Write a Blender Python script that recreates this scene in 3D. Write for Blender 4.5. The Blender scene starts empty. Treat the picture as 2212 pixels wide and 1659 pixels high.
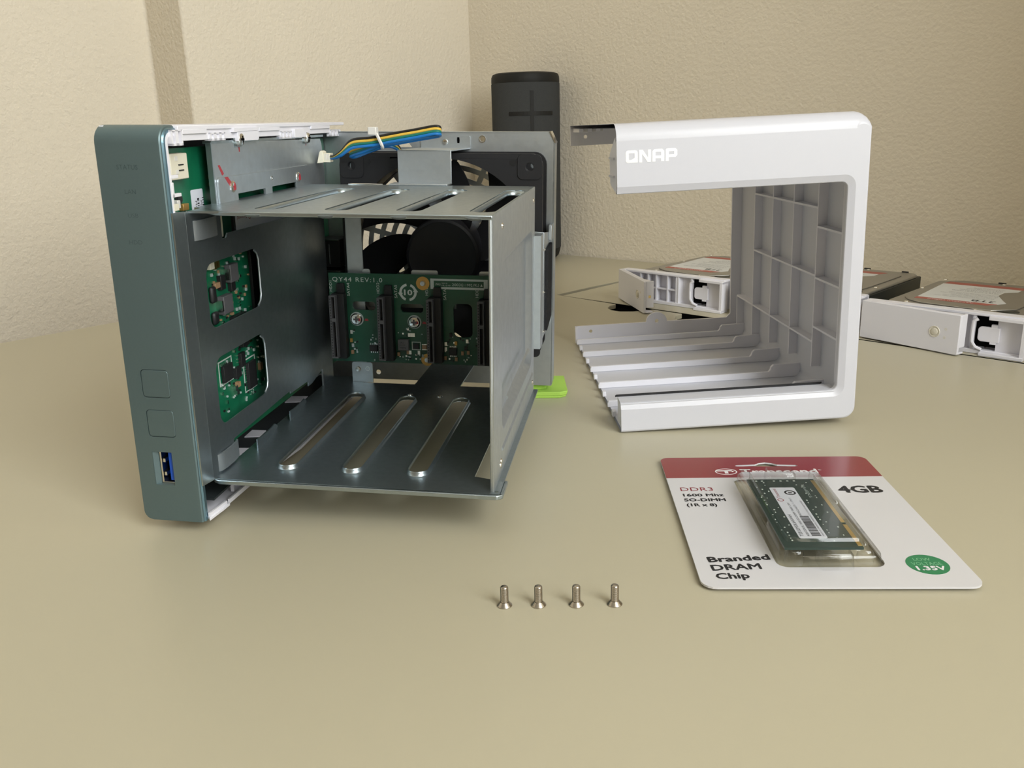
import bpy, bmesh, math, random
from mathutils import Matrix, Vector
from mathutils.geometry import tessellate_polygon

SC = bpy.context.scene
COL = SC.collection
random.seed(7)
MM = 0.001
PI = math.pi

# ------------------------------------------------------------------ camera
cam_d = bpy.data.cameras.new('camera')
cam_d.sensor_width = 36.0
cam_d.sensor_fit = 'HORIZONTAL'
cam_d.lens = 1877.45 / 2212 * 36.0
cam_d.clip_start = 0.01
cam_d.clip_end = 50
cam = bpy.data.objects.new('camera', cam_d)
COL.objects.link(cam)
rt = Vector((0.9996548, -0.00742212, -0.02520286))
up = Vector((0.02627303, 0.28240199, 0.95893631))
fw = Vector((0.0, 0.95926744, -0.2824995))
cam.matrix_world = Matrix(((rt.x, up.x, -fw.x, 0), (rt.y, up.y, -fw.y, 0), (rt.z, up.z, -fw.z, 0.16780), (0, 0, 0, 1)))
SC.camera = cam

# ------------------------------------------------------------------ world, light, exposure
SC.view_settings.view_transform = 'Standard'
SC.view_settings.look = 'None'
SC.view_settings.gamma = 1.0
SC.view_settings.use_curve_mapping = False
SC.view_settings.exposure = 0.0
SC.cycles.transparent_max_bounces = 48
w = bpy.data.worlds.new('world')
SC.world = w
w.use_nodes = True
w.node_tree.nodes['Background'].inputs[0].default_value = (0.80, 0.88, 1.0, 1)
w.node_tree.nodes['Background'].inputs[1].default_value = 0.6

# room frame: corner of the two walls behind the desk, e1 along the right wall, e2 along the left wall
CN = Vector((-0.0470, 1.2993, 0.0))
E1 = Vector((0.75471, -0.65606, 0.0))
E2 = Vector((-0.65606, -0.75471, 0.0))
ROOM = Matrix(((E1.x, E2.x, 0, CN.x), (E1.y, E2.y, 0, CN.y), (0, 0, 1, 0), (0, 0, 0, 1)))
FLOOR_Z = -0.74
CEIL_Z = 1.78
WIN_E1 = 1.62            # inner face of the window wall
WIN = (0.58, 1.36, 0.25, 1.55)    # opening: e2 from, to, z from, to

sun_d = bpy.data.lights.new('window_daylight', 'AREA')
sun_d.shape = 'RECTANGLE'
sun_d.size = WIN[1] - WIN[0]
sun_d.size_y = WIN[3] - WIN[2]
sun_d.energy = 38
sun_d.color = (0.98, 0.985, 1.0)
sun = bpy.data.objects.new('window_daylight', sun_d)
COL.objects.link(sun)
lx = ROOM @ Vector((WIN_E1 + 0.30, (WIN[0] + WIN[1]) / 2, (WIN[2] + WIN[3]) / 2))
zax = E1.copy(); xax = E2.copy(); yax = zax.cross(xax)
sun.matrix_world = Matrix(((xax.x, yax.x, zax.x, lx.x), (xax.y, yax.y, zax.y, lx.y), (xax.z, yax.z, zax.z, lx.z), (0, 0, 0, 1)))

# ------------------------------------------------------------------ materials
MATS = {}


def mat(name, col, rough=0.5, metal=0.0, spec=0.5, var=0.0, var_scale=200.0, bump=0.0, bump_scale=400.0, bump_dist=0.0005,
        coat=0.0, rough_var=0.0, detail=3.0, stretch=None, col2=None):
    m = bpy.data.materials.new(name)
    m.use_nodes = True
    nt = m.node_tree
    b = nt.nodes['Principled BSDF']
    b.inputs['Base Color'].default_value = (*col, 1)
    b.inputs['Roughness'].default_value = rough
    b.inputs['Metallic'].default_value = metal
    b.inputs['Specular IOR Level'].default_value = spec
    b.inputs['Coat Weight'].default_value = coat
    b.inputs['Coat Roughness'].default_value = 0.15
    tc = nt.nodes.new('ShaderNodeTexCoord')
    src = tc.outputs['Object']
    if stretch:
        mp = nt.nodes.new('ShaderNodeMapping')
        mp.inputs['Scale'].default_value = stretch
        nt.links.new(src, mp.inputs['Vector'])
        src = mp.outputs['Vector']
    n = nt.nodes.new('ShaderNodeTexNoise')
    n.inputs['Scale'].default_value = var_scale
    n.inputs['Detail'].default_value = detail
    nt.links.new(src, n.inputs['Vector'])
    mix = nt.nodes.new('ShaderNodeMix')
    mix.data_type = 'RGBA'
    c2 = col2 if col2 else tuple(max(0, c * (1 - var)) for c in col)
    c1 = col if col2 else tuple(min(1, c * (1 + var)) for c in col)
    mix.inputs['A'].default_value = (*c1, 1)
    mix.inputs['B'].default_value = (*c2, 1)
    nt.links.new(n.outputs['Fac'], mix.inputs['Factor'])
    nt.links.new(mix.outputs['Result'], b.inputs['Base Color'])
    if rough_var:
        mr = nt.nodes.new('ShaderNodeMapRange')
        mr.inputs['To Min'].default_value = max(0.02, rough - rough_var)
        mr.inputs['To Max'].default_value = rough + rough_var
        nt.links.new(n.outputs['Fac'], mr.inputs['Value'])
        nt.links.new(mr.outputs['Result'], b.inputs['Roughness'])
    if bump:
        n2 = nt.nodes.new('ShaderNodeTexNoise')
        n2.inputs['Scale'].default_value = bump_scale
        n2.inputs['Detail'].default_value = detail
        nt.links.new(src, n2.inputs['Vector'])
        bp = nt.nodes.new('ShaderNodeBump')
        bp.inputs['Strength'].default_value = bump
        bp.inputs['Distance'].default_value = bump_dist
        nt.links.new(n2.outputs['Fac'], bp.inputs['Height'])
        nt.links.new(bp.outputs['Normal'], b.inputs['Normal'])
    MATS[name] = m
    return m


mat('plaster', (0.77, 0.70, 0.575), 0.85, spec=0.2, var=0.03, var_scale=12, bump=0.6, bump_scale=230, bump_dist=0.0022, detail=4)
mat('ceiling_paint', (0.86, 0.85, 0.82), 0.9, spec=0.2, var=0.02)
mat('floor_wood', (0.28, 0.20, 0.13), 0.5, var=0.2, var_scale=8)
mat('laminate', (0.485, 0.445, 0.325), 0.36, spec=0.45, var=0.025, var_scale=6, bump=0.06, bump_scale=900, bump_dist=0.0002)
mat('edge_band', (0.05, 0.045, 0.04), 0.6)
mat('window_paint', (0.8, 0.8, 0.78), 0.4)
mat('teal_metal', (0.122, 0.176, 0.184), 0.42, metal=0.5, spec=0.5, var=0.03, var_scale=900, rough_var=0.05)
mat('teal_edge', (0.16, 0.27, 0.33), 0.28, metal=0.8)
mat('steel', (0.42, 0.485, 0.52), 0.33, metal=0.95, var=0.10, var_scale=350, rough_var=0.08)
mat('zinc', (0.525, 0.57, 0.60), 0.42, metal=0.9, var=0.10, var_scale=220, rough_var=0.08)
mat('dark_steel', (0.05, 0.06, 0.065), 0.5, metal=0.6)
mat('chrome', (0.75, 0.74, 0.71), 0.18, metal=1.0)
mat('screw_steel', (0.50, 0.46, 0.40), 0.26, metal=1.0, var=0.05)
mat('white_plastic', (0.78, 0.77, 0.82), 0.38, spec=0.4, var=0.01, var_scale=40)
mat('pearl_plastic', (0.60, 0.603, 0.65), 0.34, spec=0.5, var=0.012, var_scale=1500, bump=0.05, bump_scale=2200, bump_dist=0.0002)
mat('cream_plastic', (0.72, 0.68, 0.55), 0.45)
mat('logo_silver', (0.86, 0.86, 0.87), 0.4, metal=0.3, var=0.12, var_scale=2500)
mat('black_plastic', (0.012, 0.012, 0.013), 0.45, spec=0.4)
mat('fan_plastic', (0.016, 0.016, 0.018), 0.5, spec=0.35)
mat('dark_slot', (0.005, 0.005, 0.005), 0.95, spec=0.0)  # near-black, stands in for shade down in gaps and openings
mat('foam', (0.022, 0.022, 0.023), 0.95, spec=0.1, var=0.3, var_scale=1200, bump=0.5, bump_scale=1500, bump_dist=0.0006)
mat('rubber', (0.03, 0.03, 0.032), 0.8, spec=0.2)
mat('pcb', (0.006, 0.135, 0.062), 0.35, spec=0.5, var=0.35, var_scale=120, coat=0.2)
mat('pcb_dark', (0.005, 0.070, 0.036), 0.38, spec=0.5, var=0.3, var_scale=120, coat=0.2)
mat('pcb_grey', (0.014, 0.034, 0.025), 0.35, spec=0.5, var=0.2, var_scale=120, coat=0.2)
mat('silkscreen', (0.55, 0.60, 0.56), 0.6)
mat('silk_pale', (0.40, 0.47, 0.45), 0.6)
mat('solder', (0.75, 0.76, 0.74), 0.25, metal=1.0)
mat('gold', (0.75, 0.55, 0.22), 0.28, metal=1.0)
mat('brass_pad', (0.55, 0.33, 0.10), 0.4, metal=0.7)
mat('ceramic_tan', (0.36, 0.22, 0.12), 0.5)
mat('ferrite', (0.10, 0.10, 0.105), 0.5, var=0.15, var_scale=800)
mat('chip_black', (0.014, 0.014, 0.015), 0.5)
mat('usb_blue', (0.01, 0.10, 0.62), 0.35)
mat('red_paint', (0.36, 0.03, 0.04), 0.45)
mat('wire_black', (0.012, 0.012, 0.012), 0.4)
mat('wire_yellow', (0.75, 0.48, 0.07), 0.4)
mat('wire_green', (0.01, 0.17, 0.12), 0.4)
mat('wire_blue', (0.01, 0.17, 0.50), 0.35)
mat('nylon', (0.70, 0.68, 0.64), 0.4)
mat('paper_label', (0.62, 0.64, 0.70), 0.5)
mat('ink_black', (0.012, 0.012, 0.014), 0.5)
mat('ink_grey', (0.10, 0.10, 0.11), 0.5)
mat('ink_red', (0.26, 0.018, 0.03), 0.45)
mat('panel_ink', (0.085, 0.128, 0.134), 0.46, metal=0.5)
mat('lime_paper', (0.38, 0.62, 0.095), 0.75, var=0.05, var_scale=60)
mat('card_white', (0.66, 0.655, 0.675), 0.32, spec=0.5, coat=0.25)
mat('card_red', (0.250, 0.018, 0.030), 0.28, spec=0.5, coat=0.4)
mat('card_edge', (0.74, 0.72, 0.66), 0.7)
mat('ink_white', (0.80, 0.78, 0.79), 0.4)
mat('badge_green', (0.010, 0.215, 0.085), 0.3, coat=0.4)
mat('badge_light', (0.22, 0.52, 0.30), 0.4)
mat('fabric', (0.050, 0.052, 0.052), 0.92, spec=0.15, var=0.25, var_scale=1500, bump=0.4, bump_scale=1800, bump_dist=0.0006)
mat('speaker_rubber', (0.012, 0.012, 0.011), 0.6, spec=0.3)
mat('drive_lid', (0.36, 0.345, 0.315), 0.36, metal=0.75, var=0.05, var_scale=60)
mat('drive_body', (0.05, 0.055, 0.05), 0.45, metal=0.6)
mat('drive_label', (0.66, 0.67, 0.66), 0.5)
mat('drive_red', (0.38, 0.10, 0.075), 0.5)
mat('button_pearl', (0.70, 0.66, 0.56), 0.3)

# thin clear blister plastic: see-through film with a glossy surface
m = bpy.data.materials.new('clear_film')
m.use_nodes = True
nt = m.node_tree
for nd in list(nt.nodes):
    if nd.type == 'BSDF_PRINCIPLED':
        nt.nodes.remove(nd)
tr = nt.nodes.new('ShaderNodeBsdfTransparent'); tr.inputs[0].default_value = (0.975, 0.978, 0.975, 1)
gl = nt.nodes.new('ShaderNodeBsdfGlossy'); gl.inputs['Roughness'].default_value = 0.06
lw = nt.nodes.new('ShaderNodeLayerWeight'); lw.inputs['Blend'].default_value = 0.5
pw = nt.nodes.new('ShaderNodeMath'); pw.operation = 'POWER'; pw.inputs[1].default_value = 5.0
nt.links.new(lw.outputs['Facing'], pw.inputs[0])
fr = nt.nodes.new('ShaderNodeMath'); fr.operation = 'MULTIPLY_ADD'; fr.inputs[1].default_value = 0.90; fr.inputs[2].default_value = 0.05
nt.links.new(pw.outputs[0], fr.inputs[0])
nz = nt.nodes.new('ShaderNodeTexNoise'); nz.inputs['Scale'].default_value = 90
bp = nt.nodes.new('ShaderNodeBump'); bp.inputs['Strength'].default_value = 0.12; bp.inputs['Distance'].default_value = 0.001
tcn = nt.nodes.new('ShaderNodeTexCoord')
nt.links.new(tcn.outputs['Object'], nz.inputs['Vector'])
nt.links.new(nz.outputs['Fac'], bp.inputs['Height'])
nt.links.new(bp.outputs['Normal'], gl.inputs['Normal'])
mx = nt.nodes.new('ShaderNodeMixShader')
nt.links.new(fr.outputs[0], mx.inputs[0]); nt.links.new(tr.outputs[0], mx.inputs[1]); nt.links.new(gl.outputs[0], mx.inputs[2])
nt.links.new(mx.outputs[0], nt.nodes['Material Output'].inputs[0])
MATS['clear_film'] = m
m2 = m.copy(); m2.name = 'window_glass'
for nd in m2.node_tree.nodes:
    if nd.type == 'BSDF_TRANSPARENT':
        nd.inputs[0].default_value = (0.98, 0.99, 0.98, 1)
    if nd.type == 'BUMP':
        nd.inputs['Strength'].default_value = 0.0
MATS['window_glass'] = m2


# ------------------------------------------------------------------ mesh helpers (local units: millimetres)
def ax3(axis, a, b, c):
    """2D point (a, b) on a plane across `axis`, at height c -> 3D. x:(y,z) y:(x,z) z:(x,y)"""
    if axis == 'x':
        return (c, a, b)
    if axis == 'y':
        return (a, c, b)
    return (a, b, c)


class MB:
    def __init__(self):
        self.v = []
        self.f = []

    def add(self, vs, fs):
        o = len(self.v)
        self.v += [tuple(p) for p in vs]
        self.f += [tuple(i + o for i in f) for f in fs]
        return self

    def box(self, x0, x1, y0, y1, z0, z1):
        vs = [(x0, y0, z0), (x1, y0, z0), (x1, y1, z0), (x0, y1, z0), (x0, y0, z1), (x1, y0, z1), (x1, y1, z1), (x0, y1, z1)]
        return self.add(vs, [(0, 3, 2, 1), (4, 5, 6, 7), (0, 1, 5, 4), (1, 2, 6, 5), (2, 3, 7, 6), (3, 0, 4, 7)])

    def prism(self, pts, axis, a, b, holes=()):
        loops = [list(pts)] + [list(h) for h in holes]
        flat = [p for l in loops for p in l]
        n = len(flat)
        vs = [ax3(axis, p[0], p[1], a) for p in flat] + [ax3(axis, p[0], p[1], b) for p in flat]
        fs = []
        if holes:
            tris = tessellate_polygon([[Vector((p[0], p[1], 0)) for p in l] for l in loops])
            for t in tris:
                fs.append(tuple(t))
                fs.append(tuple(i + n for i in reversed(t)))
        else:
            fs.append(tuple(range(n)))
            fs.append(tuple(range(2 * n - 1, n - 1, -1)))
        o = 0
        for l in loops:
            k = len(l)
            for i in range(k):
                j = (i + 1) % k
                fs.append((o + i, o + j, n + o + j, n + o + i))
            o += k
        return self.add(vs, fs)

    def cyl(self, c, r, h, axis='z', n=24, r2=None):
        """cylinder/cone from centre c, along +axis by h"""
        r2 = r if r2 is None else r2
        i = 'xyz'.index(axis)
        a, b = [k for k in range(3) if k != i]
        vs = []
        for rr, hh in ((r, 0), (r2, h)):
            for k in range(n):
                t = 2 * PI * k / n
                p = [0, 0, 0]
                p[a] = c[a] + rr * math.cos(t); p[b] = c[b] + rr * math.sin(t); p[i] = c[i] + hh
                vs.append(tuple(p))
        fs = [tuple(range(n)), tuple(range(2 * n - 1, n - 1, -1))]
        fs += [(k, (k + 1) % n, n + (k + 1) % n, n + k) for k in range(n)]
        return self.add(vs, fs)

    def lathe(self, prof, c=(0, 0, 0), n=32, axis='z'):
        i = 'xyz'.index(axis)
        a, b = [k for k in range(3) if k != i]
        vs = []
        for r, h in prof:
            for k in range(n):
                t = 2 * PI * k / n
                p = [0, 0, 0]
                p[a] = c[a] + r * math.cos(t); p[b] = c[b] + r * math.sin(t); p[i] = c[i] + h
                vs.append(tuple(p))
        fs = []
        for s in range(len(prof) - 1):
            for k in range(n):
                fs.append((s * n + k, s * n + (k + 1) % n, (s + 1) * n + (k + 1) % n, (s + 1) * n + k))
        fs.append(tuple(range(n - 1, -1, -1)))
        fs.append(tuple(range((len(prof) - 1) * n, len(prof) * n)))
        return self.add(vs, fs)

    def loft(self, loops, closed=True, cap=True):
        n = len(loops[0])
        vs = [p for l in loops for p in l]
        fs = []
        for s in range(len(loops) - 1):
            for k in range(n if closed else n - 1):
                j = (k + 1) % n
                fs.append((s * n + k, s * n + j, (s + 1) * n + j, (s + 1) * n + k))
        if cap:
            fs.append(tuple(range(n - 1, -1, -1)))
            fs.append(tuple(range((len(loops) - 1) * n, len(loops) * n)))
        return self.add(vs, fs)

    def tube(self, path, r, n=8):
        pts = [Vector(p) for p in path]
        loops = []
        prev = None
        for i, p in enumerate(pts):
            t = (pts[min(i + 1, len(pts) - 1)] - pts[max(i - 1, 0)]).normalized()
            if prev is None:
                u = t.orthogonal().normalized()
            else:
                u = (prev - t * prev.dot(t)).normalized()
            prev = u
            v = t.cross(u)
            loops.append([tuple(p + (u * math.cos(2 * PI * k / n) + v * math.sin(2 * PI * k / n)) * r) for k in range(n)])
        return self.loft(loops)

    def quad(self, *p):
        return self.add(p, [tuple(range(len(p)))])

    def mesh(self, name, smooth=False):
        me = bpy.data.meshes.new(name)
        me.from_pydata([(x * MM, y * MM, z * MM) for x, y, z in self.v], [], self.f)
        me.validate()
        bm = bmesh.new(); bm.from_mesh(me)
        bmesh.ops.recalc_face_normals(bm, faces=bm.faces)
        bm.to_mesh(me); bm.free()
        if smooth:
            for p in me.polygons:
                p.use_smooth = True
        return me

    def obj(self, name, m, parent=None, bevel=0.0, smooth=False, seg=2, angle=35, autosmooth=True):
        me = self.mesh(name, smooth)
        return link(name, me, m, parent, bevel, seg, angle, smooth)


def link(name, me, m, parent=None, bevel=0.0, seg=2, angle=35, smooth=False):
    o = bpy.data.objects.new(name, me)
    me.materials.append(MATS[m]) if not me.materials else None
    COL.objects.link(o)
    if parent is not None:
        o.parent = parent
    if smooth and not bevel:
        try:
            me.set_sharp_from_angle(angle=math.radians(angle))
        except Exception:
            pass
    if bevel:
        b = o.modifiers.new('bevel', 'BEVEL')
        b.width = bevel * MM
        b.segments = seg
        b.limit_method = 'ANGLE'
        b.angle_limit = math.radians(30)
        b.harden_normals = False
        for p in me.polygons:
            p.use_smooth = True
        try:
            me.set_sharp_from_angle(angle=math.radians(angle))
        except Exception:
            pass
    return o


def copy_obj(src, parent, matrix=None):
    o = src.copy()
    COL.objects.link(o)
    o.parent = parent
    if matrix is not None:
        o.matrix_local = matrix
    return o


def empty(name, mw, label=None, category=None, group=None):
    o = bpy.data.objects.new(name, None)
    o.empty_display_size = 0.01
    COL.objects.link(o)
    o.matrix_world = mw
    tag(o, label, category, group)
    return o


def tag(o, label=None, category=None, group=None, kind=None):
    if label: o['label'] = label
    if category: o['category'] = category
    if group: o['group'] = group
    if kind: o['kind'] = kind
    return o


def rrect(x0, x1, y0, y1, r, n=5):
    """rounded rectangle; r one radius or (bl, br, tr, tl)"""
    rs = (r,) * 4 if not isinstance(r, (tuple, list)) else r
    out = []
    for (cx, cy, a0, rr) in ((x0 + rs[0], y0 + rs[0], PI, rs[0]), (x1 - rs[1], y0 + rs[1], 1.5 * PI, rs[1]),
                             (x1 - rs[2], y1 - rs[2], 0, rs[2]), (x0 + rs[3], y1 - rs[3], PI / 2, rs[3])):
        if rr < 1e-6:
            out.append((cx, cy)); continue
        for k in range(n + 1):
            t = a0 + PI / 2 * k / n
            out.append((cx + rr * math.cos(t), cy + rr * math.sin(t)))
    return out


def circle(cx, cy, r, n=24):
    return [(cx + r * math.cos(2 * PI * k / n), cy + r * math.sin(2 * PI * k / n)) for k in range(n)]


def bez(pts, n=10):
    """Catmull-Rom through the given points"""
    P = [Vector(p) for p in pts]
    out = []
    for i in range(len(P) - 1):
        p0 = P[max(i - 1, 0)]; p1 = P[i]; p2 = P[i + 1]; p3 = P[min(i + 2, len(P) - 1)]
        for k in range(n):
            t = k / n
            out.append(0.5 * ((2 * p1) + (p2 - p0) * t + (2 * p0 - 5 * p1 + 4 * p2 - p3) * t * t + (3 * p1 - p0 - 3 * p2 + p3) * t ** 3))
    out.append(P[-1])
    return [tuple(p) for p in out]


def text(s, name, m, parent, origin, xdir, ydir, size, depth=0.05, bold=0.0, sx=1.0, space=1.0, align='LEFT', shear=0.0, target_w=None, fat=0.0):
    """lettering as real raised ink: origin, xdir (reading), ydir (up) in local mm"""
    cu = bpy.data.curves.new('lettering', 'FONT')
    cu.body = s
    cu.size = 1.0
    cu.space_character = space
    cu.shear = shear
    cu.offset = bold
    cu.resolution_u = 2
    cu.align_x = align
    tmp = bpy.data.objects.new('tmp_text', cu)
    COL.objects.link(tmp)
    dg = bpy.context.evaluated_depsgraph_get()
    me = bpy.data.meshes.new_from_object(tmp.evaluated_get(dg))
    bpy.data.objects.remove(tmp)
    bpy.data.curves.remove(cu)
    # normalise: cap height of the default font is about 0.729
    k = size / 0.729
    if target_w:
        xs = [v.co.x for v in me.vertices]
        wd = max(xs) - min(xs)
        x0 = min(xs)
        kx = target_w / wd
        for v in me.vertices:
            v.co.x = (v.co.x - x0) * kx / k
        sx = 1.0
    X = Vector(xdir).normalized(); Y = Vector(ydir).normalized(); Z = X.cross(Y)
    O = Vector(origin)
    if fat:
        bm = bmesh.new()
        for dx, dy in ((-fat, 0), (fat, 0), (0, fat * 0.7), (0, -fat * 0.7)):
            mc = me.copy()
            for v in mc.vertices:
                v.co.x += dx / k; v.co.y += dy / k; v.co.z = (0.02 if dx > 0 else 0.04 if dx < 0 else 0.06 if dy > 0 else 0.0)
            bm.from_mesh(mc)
            bpy.data.meshes.remove(mc)
        bm.to_mesh(me); bm.free()
    for v in me.vertices:
        p = O + X * (v.co.x * k * sx) + Y * (v.co.y * k) + Z * (depth + (v.co.z if fat else 0.0))
        v.co = p * MM
    me.materials.clear()
    return link(name, me, m, parent)


def bool_cut(o, cutters):
    """cut shapes (MB) out of object o and bake the result"""
    tmp = []
    for c in cutters:
        me = c.mesh('cut')
        t = bpy.data.objects.new('cut', me)
        COL.objects.link(t)
        t.parent = o.parent
        md = o.modifiers.new('cut', 'BOOLEAN')
        md.operation = 'DIFFERENCE'; md.object = t; md.solver = 'EXACT'
        tmp.append(t)
    bpy.context.view_layer.update()
    dg = bpy.context.evaluated_depsgraph_get()
    me = bpy.data.meshes.new_from_object(o.evaluated_get(dg))
    for md in list(o.modifiers):
        o.modifiers.remove(md)
    o.data = me
    for t in tmp:
        bpy.data.objects.remove(t)
    return o


def phillips(parent, c, axis, r, h, m='chrome', name='screw', sgn=1, red=False):
    """small pan-head screw with a cross recess, head along axis (sign sgn)"""
    mb = MB()
    i = 'xyz'.index(axis)
    prof = [(r, 0), (r, h * 0.45), (r * 0.82, h * 0.85), (r * 0.45, h)]
    mb.lathe([(a, b * sgn) for a, b in prof], c, 20, axis)
    o = mb.obj(name, m, parent, smooth=True)
    x = MB()
    d = r * 0.5; t = r * 0.16
    a, b = [k for k in range(3) if k != i]
    for (da, db) in ((d, t), (t, d)):
        lo = [0, 0, 0]; hi = [0, 0, 0]
        lo[a] = c[a] - da; hi[a] = c[a] + da; lo[b] = c[b] - db; hi[b] = c[b] + db
        z0 = c[i] + sgn * h * 0.8; z1 = c[i] + sgn * h * 1.02
        lo[i] = min(z0, z1); hi[i] = max(z0, z1)
        x.box(lo[0], hi[0], lo[1], hi[1], lo[2], hi[2])
    return o, x


# ------------------------------------------------------------------ room shell
def room_obj(name, mb, m, bevel=0.0):
    o = mb.obj(name, m, None, bevel)
    o.matrix_world = ROOM
    tag(o, kind='structure')
    return o


FZ, CZ = FLOOR_Z * 1000, CEIL_Z * 1000
STEP, DEPTH = 434.0, 72.0       # the left wall steps back behind this point
E2MAX = 3200
room_obj('floor', MB().box(-300, 2100, -200, E2MAX + 100, FZ - 40, FZ), 'floor_wood')
room_obj('ceiling', MB().box(-300, 2100, -200, E2MAX + 100, CZ, CZ + 40), 'ceiling_paint')
room_obj('wall_left', MB().prism([(0, 0), (0, STEP), (-DEPTH, STEP), (-DEPTH, E2MAX), (-DEPTH - 150, E2MAX), (-DEPTH - 150, -150), (-0, -150)], 'z', FZ, CZ), 'plaster', 3.0)
room_obj('wall_right', MB().box(0, WIN_E1 * 1000 + 340, -150, 0, FZ, CZ), 'plaster')
room_obj('wall_window', MB().prism([(0, FZ), (E2MAX, FZ), (E2MAX, CZ), (0, CZ)], 'x', WIN_E1 * 1000, WIN_E1 * 1000 + 340,
         [[(WIN[0] * 1000, WIN[2] * 1000), (WIN[1] * 1000, WIN[2] * 1000), (WIN[1] * 1000, WIN[3] * 1000), (WIN[0] * 1000, WIN[3] * 1000)]]), 'plaster')
room_obj('added_light_blocker', MB().box(1060, WIN_E1 * 1000, 0, 400, FZ, CZ), 'plaster')  # unseen block added to shade the far end of the right wall
room_obj('wall_front', MB().box(-DEPTH - 150, WIN_E1 * 1000 + 340, E2MAX, E2MAX + 150, FZ, CZ), 'plaster')
wx = WIN_E1 * 1000 + 200
wf = MB()
a0, a1, b0, b1 = [q * 1000 for q in WIN]
wf.prism([(a0, b0), (a1, b0), (a1, b1), (a0, b1)], 'x', wx, wx + 50, [[(a0 + 45, b0 + 45), (a1 - 45, b0 + 45), (a1 - 45, b1 - 45), (a0 + 45, b1 - 45)]])
win = room_obj('window_1', wf, 'window_paint', 3)
MB().box(wx + 18, wx + 24, a0 + 45, a1 - 45, b0 + 45, b1 - 45).obj('pane', 'window_glass', win)

# ------------------------------------------------------------------ desk (room frame)
desk = empty('desk', ROOM @ Matrix.Translation((0, 0, 0)), 'beige laminate corner desk with a lift-out cable hatch cut into its top', 'desk')
HO = Vector((0.05473, 0.8903, 0)); HA = Vector((0.7146, -0.69953, 0)); HB = Vector((0.69953, 0.7146, 0))
RI = ROOM.inverted()


def hatch_pt(a, b):
    p = RI @ (HO + HA * (a * MM) + HB * (b * MM))
    return (p.x * 1000, p.y * 1000)


HL, HD = 440, 126
hole = [(-4.0, HD + 1.5), (-8.0, 60), (-8.5, -1.0)]
# front edge of the cutout with two finger notches
for s in (72, 148):
    hole += [(s, -3.6), (s + 1, -5.5), (s + 0.5, -14), (s + 6, -24), (s + 14, -29.5), (s + 25, -29), (s + 34, -22), (s + 40, -10), (s + 44, -3.6)]
hole += [(HL + 2, -3.6), (HL + 2, HD + 1.5)]
top_out = [(71, 3), (1056, 3), (1056, 404), (1560, 404), (1560, 905), (1545, 930), (95, 930), (71, 905)]
MB().prism(top_out, 'z', -26, 0, [[hatch_pt(*p) for p in hole]]).obj('desk_top', 'laminate', desk, 0.6)
hp = [(0.8, 0), (HL, 0), (HL, HD), (0.8, HD)]
MB().prism([hatch_pt(*p) for p in hole], 'z', -26, -4).obj('hatch_gap_shade', 'dark_slot', desk)  # near-black fill: the shade in the gap and notches put in as colour
MB().prism([hatch_pt(*p) for p in [(0.3, -0.6), (HL + 0.6, -0.6), (HL + 0.6, HD + 0.6), (0.3, HD + 0.6)]], 'z', -4, -0.5).obj('hatch_edge_shade', 'dark_slot', desk)  # near-black core, so the panel's side of the gap looks shaded
MB().prism([hatch_pt(*p) for p in hp], 'z', -0.5, -0.15).obj('hatch_panel', 'laminate', desk, 0.6)
MB().prism([hatch_pt(*p) for p in [(-25, -45), (HL + 25, -45), (HL + 25, HD + 25), (-25, HD + 25)]], 'z', -36, -32).obj('cable_tray', 'dark_slot', desk)
for x, y in ((110, 60), (1010, 60), (1500, 870), (110, 870)):
    MB().box(x - 30, x + 30, y - 30, y + 30, FZ, -26).obj('leg', 'edge_band', desk, 2)


# ------------------------------------------------------------------ network storage unit
def M4(rows, t):
    return Matrix((tuple(rows[0]) + (t[0] * MM,), tuple(rows[1]) + (t[1] * MM,), tuple(rows[2]) + (t[2] * MM,), (0, 0, 0, 1)))


NAS = M4([[0.98920998, 0.14440205, 0.02473194], [-0.14412464, 0.98947851, -0.0126637], [-0.02630039, 0.00896258, 0.99961391]], [-164.4467, 354.3016, 5.6214])
nas = empty('network_storage_unit', NAS, 'opened network storage unit with blue-grey front strip and empty steel drive cage', 'storage unit')


def panel_profile(off=0.0):
    """side profile of the front strip (y, z, inward normal), bottom to top and over the bend"""
    st = []
    for z in (0, 0.5, 1.1, 2, 3, 4, 40, 80, 120, 150, 160.6):
        st.append((off, z, 1.0, 0.0))
    R = 6.9
    for k in range(1, 9):
        t = PI / 2 * k / 8
        ny, nz = math.cos(t), -math.sin(t)
        st.append((R - (R - off) * math.cos(t), 160.6 + (R - off) * math.sin(t), ny, nz))
    for y in (9, 11.4):
        st.append((y, 167.5 - off, 0.0, -1.0))
    st.append((12.3, 167.1 - off, -0.4, -0.9))
    return st


def xl(z, r=4.0):
    return 0.0 if z >= r else r - math.sqrt(max(0, r * r - (r - z) ** 2))


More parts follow.
